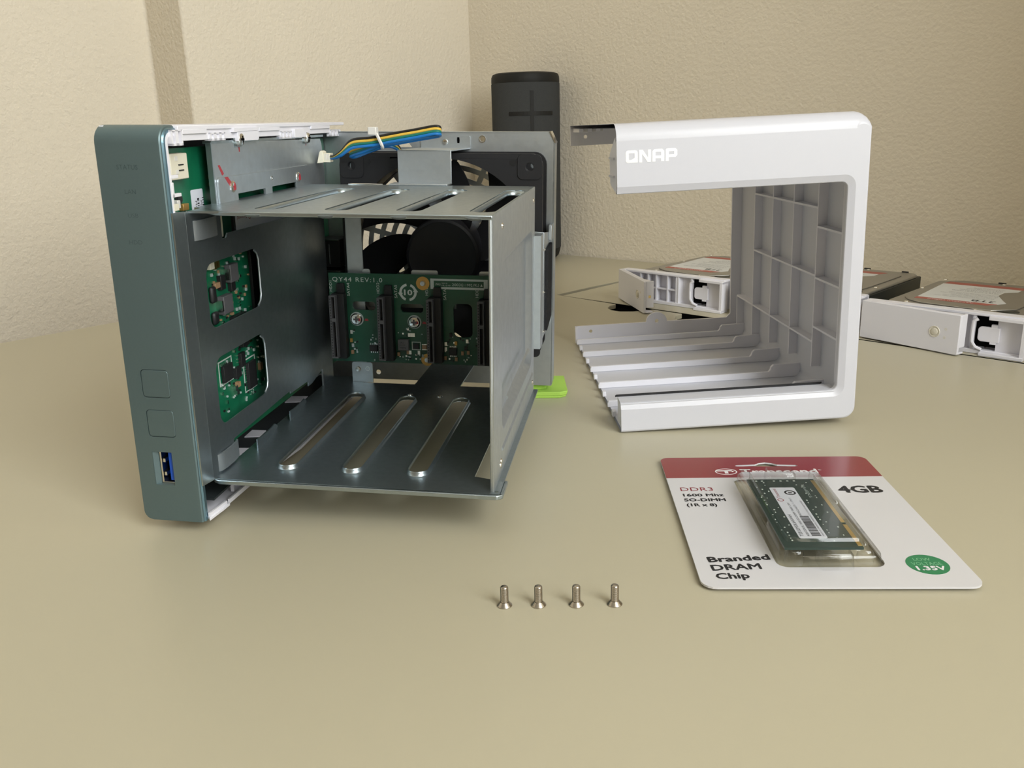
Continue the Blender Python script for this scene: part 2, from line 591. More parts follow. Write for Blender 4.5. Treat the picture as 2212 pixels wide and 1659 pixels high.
loops = []
for (y, z, ny, nz) in panel_profile():
    x0 = xl(z)
    sec = [(x0, 2.6), (x0, 0.5), (x0 + 0.5, 0.0), (26.4, 0.0), (27.0, 0.12), (27.45, 0.5), (27.6, 1.0), (27.6, 2.6)]
    loops.append([(x, y + ny * d, z + nz * d) for x, d in sec])
panel = MB().loft(loops).obj('front_panel', 'teal_metal', nas, smooth=True, angle=28)
bool_cut(panel, [MB().prism(rrect(6.95, 19.35, 57.0, 69.3, 1.6), 'y', -2, 6), MB().prism(rrect(7.25, 19.65, 39.3, 51.5, 1.6), 'y', -2, 6),
                 MB().box(7.6, 16.5, -2, 6, 17.0, 32.4)])
for p in panel.data.polygons:
    p.use_smooth = True
panel.data.set_sharp_from_angle(angle=math.radians(28))
MB().loft([[(27.3, y + ny * 0.9, z + nz * 0.9), (28.3, y + ny * 1.5, z + nz * 1.5), (28.3, y + ny * 3.4, z + nz * 3.4), (27.3, y + ny * 3.4, z + nz * 3.4)] for (y, z, ny, nz) in panel_profile()]).obj('edge_trim', 'teal_edge', panel, smooth=True)
for nm, zz, xx in (('button', 57.15, 7.1), ('button', 39.45, 7.4)):
    MB().prism(rrect(xx, xx + 12.1, zz, zz + 11.9, 1.5), 'y', 0.02, 2.2).obj(nm, 'teal_metal', panel, 0.25)
MB().prism([(7.6, 0.35), (10.2, 3.0), (10.2, 4.0), (7.6, 4.0)], 'z', 17.0, 32.4).obj('usb_recess', 'teal_metal', panel)
ub = MB().prism([(10.0, 16.9), (16.6, 16.9), (16.6, 32.5), (10.0, 32.5)], 'y', 1.6, 12, [[(10.7, 17.9), (16.2, 17.9), (16.2, 31.7), (10.7, 31.7)]])
usb = ub.obj('usb_port', 'chrome', panel)
MB().box(13.8, 15.7, 2.0, 11, 18.6, 31.4).obj('usb_tongue', 'usb_blue', panel)
MB().box(10.6, 16.3, 10.5, 11.5, 17.5, 32).obj('usb_socket_back', 'dark_slot', panel)
for k in range(2):
    MB().box(11.0, 12.0, 2.2, 9, 20.6 + k * 6.2, 22.2 + k * 6.2).obj('usb_spring', 'chrome', panel)
text('STATUS', 'lettering', 'panel_ink', panel, (8.4, 0, 150.8), (1, 0, 0), (0, 0, 1), 1.9, 0.06, space=1.05, target_w=8.8)
text('LAN', 'lettering', 'panel_ink', panel, (10.6, 0, 141.4), (1, 0, 0), (0, 0, 1), 1.9, 0.06, target_w=4.6)
text('USB', 'lettering', 'panel_ink', panel, (10.6, 0, 132.2), (1, 0, 0), (0, 0, 1), 1.7, 0.03, target_w=4.4)
text('HDD', 'lettering', 'panel_ink', panel, (9.7, 0, 121.6), (1, 0, 0), (0, 0, 1), 1.8, 0.03, target_w=5.6)

# white side shell behind the strip
shell = MB().box(0.4, 2.4, 4, 217, 1.0, 167.2).obj('side_shell', 'white_plastic', nas, 0.3)
MB().box(2.4, 29.4, 11.6, 217, 165.4, 167.2).obj('top_flange', 'white_plastic', shell, 0.3)
bf = MB().prism([(2.4, 3.2), (28.6, 3.2), (30.0, 1.2), (31.2, 12), (31.6, 18), (30.6, 18.2), (31.6, 40), (38, 90), (38, 217), (2.4, 217)], 'z', 0.2, 1.6)
bf.obj('bottom_flange', 'white_plastic', shell, 0.2)
MB().prism([(28.6, 3.0), (29.6, 3.0), (31.0, 16.5), (30.2, 16.5)], 'z', 1.6, 3.2).obj('bottom_lip', 'white_plastic', shell)
MB().prism([(30.4, 18.5), (31.3, 18.5), (32.2, 42), (31.3, 42)], 'z', 1.6, 3.0).obj('bottom_lip', 'white_plastic', shell)
MB().box(4, 30.5, 36, 39, 1.6, 6.5).obj('cross_rib', 'white_plastic', shell, 0.2)
MB().prism([(28.5, 2.2), (29.3, 2.2), (29.3, 12.0), (28.5, 9.0)], 'x', 27.2, 28.6).obj('corner_gusset', 'white_plastic', shell)
# liner that follows the strip
ln = [[(27.2, y + ny * 2.7, z + nz * 2.7), (28.5, y + ny * 2.7, z + nz * 2.7), (28.5, y + ny * 4.2, z + nz * 4.2), (27.2, y + ny * 4.2, z + nz * 4.2)]
      for (y, z, ny, nz) in panel_profile() if z >= 118]
MB().loft(ln).obj('liner', 'white_plastic', shell, smooth=True)
for z0, z1, y1 in ((147.0, 148.4, 9.5), (139.8, 141.2, 10.5), (134.5, 137.2, 7.5)):
    MB().box(27.0, 28.6, 3.6, y1, z0, z1).obj('liner_tab', 'white_plastic' if z0 > 138 else 'cream_plastic', shell, 0.15)
MB().box(27.2, 28.6, 3.6, 5.2, 139.8, 145.6).obj('liner_tab', 'white_plastic', shell, 0.15)


def comb(y0, y1, z0, z1, n, deep=1.6):
    mb = MB()
    x0, x1 = 26.6, 29.4
    t = 0.55 * (y1 - y0) / n * 0.45
    mb.box(x0, x1 - deep, y0, y1, z0, z1)
    mb.box(x1 - deep, x1, y0, y1, z0, z0 + 0.9)
    mb.box(x1 - deep, x1, y0, y1, z1 - 0.6, z1)
    for k in range(n + 1):
        yy = y0 + (y1 - y0) * k / n
        mb.box(x1 - deep, x1, max(y0, yy - t), min(y1, yy + t), z0, z1)
    return mb.obj('clip_comb', 'white_plastic', shell)


comb(6.0, 15.0, 159.5, 165.6, 2, 2.2)
comb(38.5, 53.0, 160.6, 164.0, 3)
comb(116.5, 131.0, 159.6, 163.4, 3)
comb(192.5, 210.0, 159.2, 163.0, 3)
MB().box(27.6, 28.6, 15, 192.5, 161.2, 165.6).obj('rail_web', 'white_plastic', shell, 0.15)
for y0, y1 in ((15.2, 36.0), (90, 115), (160, 191)):
    MB().box(28.6, 29.4, y0, y1, 163.8, 165.6).obj('rail_step', 'white_plastic', shell, 0.15)
for y0, y1 in ((64, 87), (133, 150)):
    MB().prism(rrect(y0, y1, 159.8, 164.2, (0.2, 1.6, 0.2, 0.2)), 'x', 28.4, 30.2).obj('rail_tab', 'white_plastic', shell, 0.2)
MB().prism([(60, 165.6), (87, 165.6), (87, 164.4), (60, 163.9)], 'x', 28.6, 30.4).obj('rail_step', 'white_plastic', shell)
for x, y in ((14, 22), (14, 196)):
    zt = 0.3
    h = 5.5 + 0.00896 * y - 0.0263 * x
    MB().cyl((x, y, zt - h), 5.5, h, 'z', 24).obj('foot', 'rubber', shell, 0.4)

# mainboard
mb_ = MB().prism([(13, 19), (205, 17), (205, 158), (13, 158)], 'x', 18.2, 19.8, [circle(40, 60, 1.6, 12), circle(150, 60, 1.6, 12)])
main = mb_.obj('mainboard', 'pcb', nas)
SMD = {}


def smd(parent, x, y, z, lx_, ly, lz, m, name='chip', bevel=0.0):
    """surface-mount part on a board, box given by min corner and size; alike parts share their mesh"""
    key = (round(lx_, 2), round(ly, 2), round(lz, 2), m, bevel)
    if key not in SMD:
        o = MB().box(0, lx_, 0, ly, 0, lz).obj(name, m, parent, bevel)
        SMD[key] = o
    else:
        o = copy_obj(SMD[key], parent)
        o.name = name
    o.location = (x * MM, y * MM, z * MM)
    return o


def soic(parent, y, z, ly, lz, npin, face, x=19.8, along='z', name='chip'):
    """packaged chip with gull-wing pins on board plane x (face 'x') or y (face 'y')"""
    if face == 'x':
        body = MB().box(x + 0.2, x + 1.8, y, y + ly, z, z + lz).obj(name, 'chip_black', parent, 0.15)
        for s in range(npin):
            if along == 'z':
                zz = z + lz * (s + 0.5) / npin
                smd(parent, x, y - 1.0, zz - 0.22, 0.5, 1.1, 0.45, 'solder', 'pin')
                smd(parent, x, y + ly - 0.1, zz - 0.22, 0.5, 1.1, 0.45, 'solder', 'pin')
            else:
                yy = y + ly * (s + 0.5) / npin
                smd(parent, x, yy - 0.22, z - 1.0, 0.5, 0.45, 1.1, 'solder', 'pin')
                smd(parent, x, yy - 0.22, z + lz - 0.1, 0.5, 0.45, 1.1, 'solder', 'pin')
    else:
        body = MB().box(y, y + ly, x - 1.8, x - 0.2, z, z + lz).obj(name, 'chip_black', parent, 0.15)
        for s in range(npin):
            yy = y + ly * (s + 0.5) / npin
            smd(parent, yy - 0.25, x - 0.5, z - 1.0, 0.5, 0.5, 1.1, 'solder', 'pin')
            smd(parent, yy - 0.25, x - 0.5, z + lz - 0.1, 0.5, 0.5, 1.1, 'solder', 'pin')
    return body


_before = set(bpy.data.objects)
# parts seen through the upper window of the cage side (y about 24..80, z 82..112)
smd(main, 19.8, 44.5, 98.5, 3.2, 8.5, 8.5, 'ferrite', 'inductor', 0.4)
smd(main, 19.8, 34.5, 85.2, 3.4, 9.5, 8.6, 'ferrite', 'inductor', 0.4)
smd(main, 19.8, 43.0, 100.2, 3.0, 1.4, 5.0, 'solder', 'pin')
smd(main, 19.8, 33.0, 87.2, 3.2, 1.4, 5.0, 'solder', 'pin')
smd(main, 19.8, 36.0, 96.6, 2.2, 4.6, 6.6, 'chip_black', 'chip', 0.2)
smd(main, 19.8, 46.5, 94.0, 2.0, 4.6, 4.6, 'chip_black', 'chip', 0.2)
smd(main, 19.8, 26.5, 92.0, 2.4, 4.6, 7.8, 'chip_black', 'capacitor', 1.2)
smd(main, 19.8, 26.5, 82.0, 2.4, 5.0, 6.0, 'chip_black', 'capacitor', 1.2)
smd(main, 19.8, 31.0, 98.0, 1.8, 5.0, 2.6, 'ceramic_tan', 'capacitor', 0.2)
smd(main, 19.8, 44.8, 110.5, 1.2, 2.0, 3.0, 'gold', 'contact'); smd(main, 19.8, 47.4, 110.8, 1.2, 2.0, 3.0, 'gold', 'contact'); smd(main, 19.8, 50.0, 111.1, 1.2, 2.0, 3.0, 'gold', 'contact')
smd(main, 19.8, 33.6, 106.6, 1.2, 2.0, 3.0, 'gold', 'contact'); smd(main, 19.8, 36.4, 107.0, 1.2, 2.0, 3.0, 'gold', 'contact')
smd(main, 19.8, 26.6, 107.5, 2.5, 4.2, 6.0, 'cream_plastic', 'connector', 0.3)
smd(main, 19.8, 71.0, 76.0, 1.6, 26.0, 38.0, 'chip_black', 'black_slab', 0.3)  # plain black slab across the far part of the window view
smd(main, 19.8, 45.0, 78.5, 2.6, 14.0, 3.4, 'chip_black', 'socket', 0.2)
for k in range(6):
    smd(main, 19.8, 56.5, 82.0 + 1.5 * k, 0.5, 1.5, 0.5, 'solder', 'pin')
for k in range(4):
    smd(main, 19.8, 46.0, 82.6 + 2.4 * k, 1.2, 2.2, 1.1, 'ceramic_tan', 'capacitor')
rnd = random.Random(3)
for k in range(64):
    y = rnd.uniform(30, 70); z = rnd.uniform(80, 112)
    smd(main, 19.8, y, z, 0.8, rnd.choice((1.2, 0.8)), rnd.choice((0.8, 1.4)), rnd.choice(('solder', 'silk_pale', 'chip_black', 'ceramic_tan')), 'resistor')
# parts seen through the lower window (z 36..70)
soic(main, 31.0, 53.0, 9.5, 8.0, 6, 'x', along='y')
MB().prism([(29.0, 51.6), (43.0, 51.6), (43.0, 63.6), (29.0, 63.6)], 'x', 19.8, 19.95, [[(29.6, 52.2), (42.4, 52.2), (42.4, 63.0), (29.6, 63.0)]]).obj('silk_outline', 'silkscreen', main)
soic(main, 50.0, 55.5, 4.6, 7.0, 4, 'x')
soic(main, 57.0, 42.0, 9.0, 13.5, 11, 'x')
MB().prism([(54.6, 40.6), (68.6, 40.6), (68.6, 57.4), (54.6, 57.4)], 'x', 19.8, 19.95, [[(55.2, 41.2), (68.0, 41.2), (68.0, 56.8), (55.2, 56.8)]]).obj('silk_outline', 'silkscreen', main)
smd(main, 19.8, 43.5, 51.5, 1.8, 5.6, 5.2, 'chip_black', 'chip', 0.15)
smd(main, 19.8, 41.0, 46.0, 1.8, 2.6, 2.4, 'solder', 'capacitor'); smd(main, 19.8, 44.3, 47.0, 1.8, 2.6, 2.4, 'ceramic_tan', 'capacitor'); smd(main, 19.8, 42.2, 43.6, 1.8, 2.6, 2.2, 'solder', 'capacitor')
smd(main, 19.8, 71.5, 48.0, 1.6, 2.6, 3.6, 'ceramic_tan', 'capacitor')
smd(main, 19.8, 52.0, 65.0, 2.6, 7.0, 5.2, 'chip_black', 'pin_header', 0.2)
for k in range(3):
    smd(main, 19.8, 59.5, 65.2 + 1.8 * k, 1.6, 5.0, 0.7, 'gold', 'pin')
for k in range(80):
    y = rnd.uniform(28, 80); z = rnd.uniform(36, 70)
    smd(main, 19.8, y, z, 0.7, rnd.choice((1.2, 0.8)), rnd.choice((0.8, 1.4)), rnd.choice(('solder', 'silk_pale', 'silk_pale', 'chip_black')), 'resistor')
text('R71S\nSIW', 'lettering', 'silkscreen', main, (19.9, 62, 37.6), (0, 0, 1), (0, -1, 0), 1.5, 0.05)
text('CPU1', 'lettering', 'silkscreen', main, (19.9, 52.5, 92.5), (0, 1, 0), (0, 0, 1), 1.5, 0.05)
for o in set(bpy.data.objects) - _before:
    o.location = Vector(o.location) + Vector((0, 0.014, -0.003))
# upper front corner: power header, sticker, choke
hd = smd(main, 19.8, 12.6, 145.8, 4.4, 14.0, 10.4, 'cream_plastic', 'power_header', 0.4)
for z in (148.0, 153.4):
    smd(main, 24.2, 16.0, z, 0.2, 2.2, 1.8, 'nylon', 'header_slot')
for z in (149.2, 151.4):
    smd(main, 24.2, 18.5, z, 0.3, 4.0, 0.5, 'chip_black', 'header_pin')
st = MB().prism(rrect(34.4, 45.2, 127.0, 140.2, 0.8), 'x', 19.82, 19.95).obj('sticker', 'paper_label', main)
for q in range(2):
    yy = 37.6 + q * 4.4
    text('MAC', 'lettering', 'ink_black', st, (19.97, yy, 135.3 - q * 0.2), (0, 0, -1), (0, 1, 0), 1.7, 0.05, target_w=5.4)
    for k in range(9):
        hh = rnd.choice((0.3, 0.5, 0.8))
        MB().box(19.95, 20.0, yy + 1.9, yy + 3.6, 136.4 - k * 1.0 - hh, 136.4 - k * 1.0).obj('bar', 'ink_black', st)
MB().cyl((19.8, 22.5, 137.6), 1.9, 1.6, 'x', 18).obj('capacitor', 'chip_black', main)
smd(main, 19.8, 23.0, 132.6, 2.2, 5.0, 2.8, 'brass_pad', 'inductor', 0.2)
smd(main, 19.8, 15.5, 134.2, 4.0, 2.4, 3.4, 'nylon', 'connector', 0.3)
for k in range(22):
    smd(main, 19.8, rnd.uniform(15, 33), rnd.uniform(126, 132), 0.6, 1.0, 0.8, rnd.choice(('solder', 'silk_pale')), 'resistor')
smd(main, 19.8, 52.0, 140.5, 1.4, 2.6, 1.6, 'ceramic_tan', 'capacitor'); smd(main, 19.8, 52.0, 143.8, 1.4, 2.6, 1.6, 'ceramic_tan', 'capacitor')
# rear edge of the board: riser board and port block
smd(main, 19.8, 176.0, 132.0, 7.0, 2.0, 12.0, 'pcb', 'riser_board')
smd(main, 19.8, 170.0, 129.0, 6.0, 8.0, 3.5, 'pcb', 'riser_board')
for z, h in ((66, 14), (82, 17)):
    pb = MB().box(19.8, 33.0, 186, 203.5, z, z + h).obj('port_block', 'chip_black', main, 0.4)
    MB().box(20.5, 32.5, 185.6, 186.0, z + h - 0.7, z + h).obj('port_trim', 'solder', pb if False else main)
    MB().box(26.0, 26.4, 185.6, 186.0, z + 2, z + h - 3).obj('port_trim', 'zinc', main)

tray_ = MB().prism([(3, 8), (29.4, 8), (29.4, 200), (3, 200)], 'z', 7.0, 8.0).obj('lower_tray', 'dark_steel', nas)
for pts in ([(9.9, 82.9), (9.6, 93.6), (17.3, 94.0), (17.6, 84.7)], [(8.6, 141.7), (8.3, 153.3), (18.1, 154.7), (18.4, 143.9)], [(13, 57.5), (14.4, 67.3), (20.6, 68.0), (20.3, 57.7)]):
    MB().prism(pts, 'z', 8.0, 8.4).obj('tray_pad', 'white_plastic', tray_)
# solid-state module behind the cage side
ssd = MB().box(24.0, 24.8, 46, 134, 113, 131).obj('solid_state_module', 'pcb_dark', nas)
lab = MB().box(26.0, 26.1, 62, 128, 119.3, 131).obj('module_label', 'paper_label', ssd)
MB().box(24.8, 26.0, 60, 130, 115.5, 131).obj('memory_chip', 'chip_black', ssd)
MB().box(24.4, 27.5, 42, 46, 119, 131).obj('edge_socket', 'cream_plastic', ssd, 0.2)
text('Transcend', 'lettering', 'ink_red', ssd, (26.15, 74.5, 126.0), (0, -1, 0), (0, 0, -1), 2.0, 0.03, target_w=10.5)
text('NSSD/SATA', 'lettering', 'ink_black', ssd, (26.15, 104, 127.0), (0, -1, 0), (0, 0, -1), 1.9, 0.03, target_w=14)
MB().prism(circle(77.6, 125.0, 1.6, 20), 'x', 26.1, 26.18, [circle(77.6, 125.0, 1.3, 20)]).obj('logo_ring', 'ink_red', ssd)
MB().prism(circle(68.5, 130.6, 2.6, 24), 'x', 26.1, 26.18, [circle(68.5, 130.6, 1.7, 24)]).obj('logo_ring', 'ink_black', ssd)
for k in range(16):
    smd(ssd, 24.8, 52 + k * 3.4, 114.0 + 0.0 * k, 0.5, 1.4, 0.8, 'solder', 'resistor')

# shield plate with two slots over the module
sh = MB().prism([(41.5, 130.5), (182, 130.5), (182, 140), (179, 155.5), (177, 158.2), (41.5, 159.9)], 'x', 27.0, 27.9, [[(60.6, 132.6), (93.6, 132.6), (93.6, 137.2), (60.6, 137.2)], [(99.9, 133.0), (135, 133.0), (135, 137.4), (99.9, 137.4)]]).obj('shield_plate', 'zinc', nas, 0.2)
MB().prism(rrect(43, 152, 128.5, 144.8, (0, 0, 0.3, 2.0)), 'x', 28.0, 28.9,
           [[(61.6, 133.2), (92.6, 133.2), (92.6, 136.7), (61.6, 136.7)], [(100.9, 133.6), (134, 133.6), (134, 136.9), (100.9, 136.9)]]).obj('module_bracket', 'zinc', sh, 0.2)
MB().box(25.5, 27.9, 41.0, 41.8, 130.5, 159.9).obj('shield_return', 'steel', sh)
for y, z in ((56.5, 140.2), (136.5, 139.2)):
    s_, x_ = phillips(sh, (28.9, y, z), 'x', 2.6, 0.9, 'chrome')
    x_.obj('paint_mark', 'red_paint', sh)
    MB().prism([(y - 1.2, z - 1.6), (y + 1.6, z - 1.4), (y + 1.5, z + 0.6), (y + 0.6, z + 2.0), (y - 0.4, z + 0.8)], 'x', 29.5, 29.85).obj('paint_mark', 'red_paint', sh)
MB().prism([(49.0, 144.8), (52.4, 144.8), (57.0, 141.2), (54.2, 140.2)], 'x', 28.9, 28.95).obj('paint_mark', 'red_paint', sh)
MB().prism([(45.8, 150.0), (47.6, 150.1), (51.0, 146.2), (49.2, 145.5)], 'x', 27.9, 27.96).obj('paint_mark', 'red_paint', sh)
MB().prism(circle(101, 141.0, 1.1, 14), 'x', 28.9, 29.1, [circle(101, 141.0, 0.7, 14)]).obj('rivet', 'chrome', sh)
for y, z in ((67.4, 160.6), (152.7, 159.3)):
    tb = MB().prism(rrect(y - 4, y + 4.5, z - 3.5, z + 4, 1), 'x', 27.0, 28.0).obj('screw_tab', 'steel', sh)
    s_, x_ = phillips(sh, (28.0, y, z), 'x', 3.1, 2.8, 'chrome')
    x_.obj('screw_recess', 'dark_slot', sh)
MB().box(27.9, 28.0, 68.3, 69.2, 155.0, 157.2).obj('paint_mark', 'red_paint', sh)
MB().box(27.9, 28.0, 153.4, 154.2, 155.2, 156.8).obj('paint_mark', 'red_paint', sh)
# rail the shield hangs from
MB().box(24.0, 28.0, 41.5, 182, 159.2, 160.4).obj('shield_rail', 'steel', sh)

# ------------------------------------------------------------------ steel drive cage
Z0, Z1, YF, YB, XR = 17.6, 133.0, 8.6, 158.0, 154.6
side_out = [(8.0, 17.0), (30, 17.0), (30, 26.5), (31, 28.0), (90, 29.4), (100, 29.4), (100, 27.8), (104, 27.8), (126, 27.0), (126, 24.0), (132, 24.0), (148, 27.0), (149.5, 26.0), (149.5, 17.0),
            (168, 17.0), (168, 118.5), (134, 120.0), (44, 121.0), (42, 119.0), (38.5, 119.0), (38.5, 132.8), (8.0, 133.8)]
cage = MB().prism(side_out, 'x', 29.6, 30.4, [rrect(20.2, 74.0, 82.0, 110.3, 6), rrect(20.2, 73.0, 37.8, 68.6, 6)]).obj('cage_side', 'steel', nas, 0.15)
MB().prism([(29.6, 8.0), (30.4, 8.0), (28.9, 1.0), (28.3, 1.0)], 'z', 17.0, 134.0).obj('side_fold', 'steel', cage)
for z0, z1 in ((121.4, 129.6), (18.6, 26.6)):
    mb = MB()
    mb.loft([[(30.4 + 0.0, y, z0) if False else (x, y, z0), (x, y, z1), (x - 0.9, y + 0.2, z1), (x - 0.9, y + 0.2, z0)] for x, y in
             ((30.6, 34.0), (31.4, 31.0), (31.8, 26.0), (31.8, 19.0), (31.3, 15.4), (30.4, 13.6))])
    mb.obj('guide_tab', 'zinc', cage, smooth=True)
# rolled rim on the far edge of each window
for (y, z0, z1) in ((74.0, 86, 106), (73.0, 42, 64)):
    MB().tube([(30.1, y - 4, z1 + 3.4), (30.1, y - 1.2, z1 + 1.6), (30.1, y, z1 - 1.5), (30.1, y, z0 + 1.5), (30.1, y - 1.2, z0 - 1.6), (30.1, y - 4, z0 - 3.4)], 0.45, 6).obj('window_rim', 'zinc', cage, smooth=True)


def slotted_plate(name, z, t, x0, x1, y0, y1, slots, dirn, parent, extra=()):
    """plate with long drive-guide slots, each pressed up into a rim on the inside"""
    holes = [stadium(cx, a, b, 5.4) for cx, a, b in slots] + list(extra)
    pl = MB().prism([(x0, y0), (x1, y0), (x1, y1), (x0, y1)], 'z', z, z + t, holes).obj(name, 'steel', parent)
    for cx, a, b in slots:
        loops = []
        n = len(stadium(cx, a, b, 5.4))
        zi = z + t if dirn > 0 else z
        for rr, dz in ((5.45, 0.0), (5.15, 0.3), (4.85, 1.3), (4.75, 1.8), (4.6, 2.0), (4.4, 1.9), (4.3, 1.5), (4.5, 0.9), (4.9, -0.4), (5.2, -0.5)):
            loops.append([(p[0], p[1], zi + dirn * dz) for p in stadium(cx, a + 5.4 - rr, b - 5.4 + rr, rr)])
        MB().loft(loops, cap=False).obj('guide_rim', 'steel', pl, smooth=True, angle=70)
    return pl


def stadium(cx, a, b, r, n=9):
    out = []
    for k in range(n + 1):
        t = PI + PI * k / n
        out.append((cx + r * math.cos(t), a + r + r * math.sin(t)))
    for k in range(n + 1):
        t = PI * k / n
        out.append((cx + r * math.cos(t), b - r + r * math.sin(t)))
    return out


slots = [(57.6, 21.5, 133.0), (88.0, 21.5, 131.0), (118.2, 22.0, 132.0), (148.8, 22.0, 132.0)]
bot = MB()
bot_pl = slotted_plate('cage_floor', Z0 - 0.9, 0.9, 30.0, 158.0, YF, YB, [s for s in slots if s[0] < 145], 1, nas,
                       extra=[[(144.2, 26), (151.5, 24), (152.5, 26), (152.5, 126), (148.5, 131), (144.2, 128)], circle(156.2, 11, 1.0, 10)])
MB().prism([(30, 8.6), (33.0, 7.0), (157.0, 7.0), (159.4, 9.0), (159.4, 24), (158, 24), (158, 8.8)], 'z', Z0 - 2.2, Z0 - 0.2).obj('front_lip', 'steel', bot_pl, 0.4)
MB().prism([(84, YB - 1), (111.5, YB - 1), (111.5, 205.4), (84, 205.4)], 'z', Z0 - 0.9, Z0 - 0.1).obj('rear_tongue', 'steel', bot_pl)
MB().prism([(30.0, YB), (52, YB), (54, 169), (30.0, 169)], 'z', Z0 - 0.9, Z0).obj('rear_corner', 'steel', bot_pl)
for x, y in ((86.4, 137.7), (104, 136.7)):
    MB().lathe([(1.7, 0), (1.4, 0.5), (0.8, 0.75)], (x, y, Z0), 14).obj('rivet', 'chrome', bot_pl, smooth=True)
# curved spring tabs bent up along the side opening
for ya, yb, xo in ((44.0, 76.5, 33.6), (86.0, 118.0, 33.4)):
    lp = []
    for k in range(13):
        t = k / 12
        y = ya + (yb - ya) * t
        x = xo + 1.2 - 3.6 * t * t
        h = 5.2 - 2.0 * t if t < 0.85 else 3.5 - 3.0 * (t - 0.85) / 0.15
        lp.append([(x, y, Z0 - 0.2), (x, y, Z0 + h), (x + 0.6, y, Z0 + h), (x + 0.6, y, Z0 - 0.2)])
    MB().loft(lp).obj('spring_tab', 'steel', bot_pl, smooth=True)
MB().box(30.1, 30.9, 148.6, 149.6, Z0, 27.5).obj('spring_tab', 'zinc', bot_pl)

top_pl = slotted_plate('cage_top', Z1, 0.9, 29.8, 155.2, 11.5, YB, slots, -1, nas)
MB().prism([(25.5, 25.5), (29.9, 24.0), (29.9, YB), (26.5, YB)], 'z', Z1, Z1 + 0.9).obj('top_flap', 'steel', top_pl)
MB().prism([(27, 25.2), (40, 13.0), (44.5, 10.8), (155.4, 10.8), (155.4, 12.0), (45, 12.0), (30, 26)], 'z', Z1 - 0.9, Z1 + 0.9).obj('front_lip', 'steel', top_pl, 0.4)
for x in (57.6, 88.0, 118.0, 148.0):
    MB().lathe([(4.6, 0), (3.6, -0.8), (2.2, -1.2)], (x, 13.6, Z1 - 0.1), 16).obj('stop_bump', 'zinc', top_pl, smooth=True)
MB().tube([(50.0, YB - 0.6, Z1 + 1.0), (53, YB - 1.6, Z1 + 1.3), (62, YB - 2.0, Z1 + 1.3), (70, YB - 1.2, Z1 + 1.0)], 0.5, 6).obj('rear_rim', 'chrome', top_pl, smooth=True)
MB().box(34, 152, YB - 0.4, YB + 0.4, Z1 - 2.5, Z1 + 0.9).obj('rear_fold', 'zinc', top_pl)

# right side with a pressed panel
rw = MB()
outl = [(YF + 2, Z0 - 0.4), (YB, Z0 - 0.4), (YB, Z1 + 0.6), (YF + 3.4, Z1 + 0.6)]
press = rrect(34, 146, 36, 112, 6, 4)
rw.prism(outl, 'x', XR, XR + 0.8, [press])
right = rw.obj('cage_right', 'zinc', nas)
lps = []
for off, dx in ((0, 0.8), (0.8, 0.5), (2.6, -2.2), (3.6, -2.6)):
    lps.append([(XR + dx, p[0], p[1]) for p in rrect(34 + off, 146 - off, 36 + off, 112 - off, 6, 4)])
mbp = MB().loft(lps, cap=False)
mbp.add([(XR - 2.6, p[0], p[1]) for p in rrect(37.6, 142.4, 39.6, 108.4, 6, 4)], [tuple(range(20))])
mbp.obj('pressed_panel', 'zinc', right, smooth=True)
MB().tube([(XR - 0.2, YF + 3.2, Z0), (XR - 0.2, YF + 3.2, Z1)], 0.85, 8).obj('front_fold', 'zinc', right, smooth=True)
for (ya, za), (yb, zb) in (((33, 28.5), (150, 29.5)), ((48, 48), (130, 49))):
    MB().loft([[(XR + 0.7, y, z - 1.2), (XR + 1.5, y, z), (XR + 0.7, y, z + 1.2)] for y, z in ((ya, za), (yb, zb))]).obj('ridge', 'zinc', right, smooth=True)
for y, z in ((30, 24), (36, 127), (28, 23), (150, 127), (151, 24)):
    MB().lathe([(1.5, 0), (1.2, 0.5), (0.5, 0.7)], (XR + 0.8, y, z), 12, 'x').obj('rivet', 'chrome', right, smooth=True)

# ------------------------------------------------------------------ drive backplane
BY = 154.2


def bx(u): return 39.8 + (u - 725) * 0.2715
def bz(v, u=880): return 84.5 - (v - 588) * 0.2774 + (u - 712) * 0.0022


def zoomb(u, v):
    """reading of the close-up of the board -> board coordinates"""
    return bx(690 + u / 5.672), bz(580 + v / 5.672, 690 + u / 5.672)


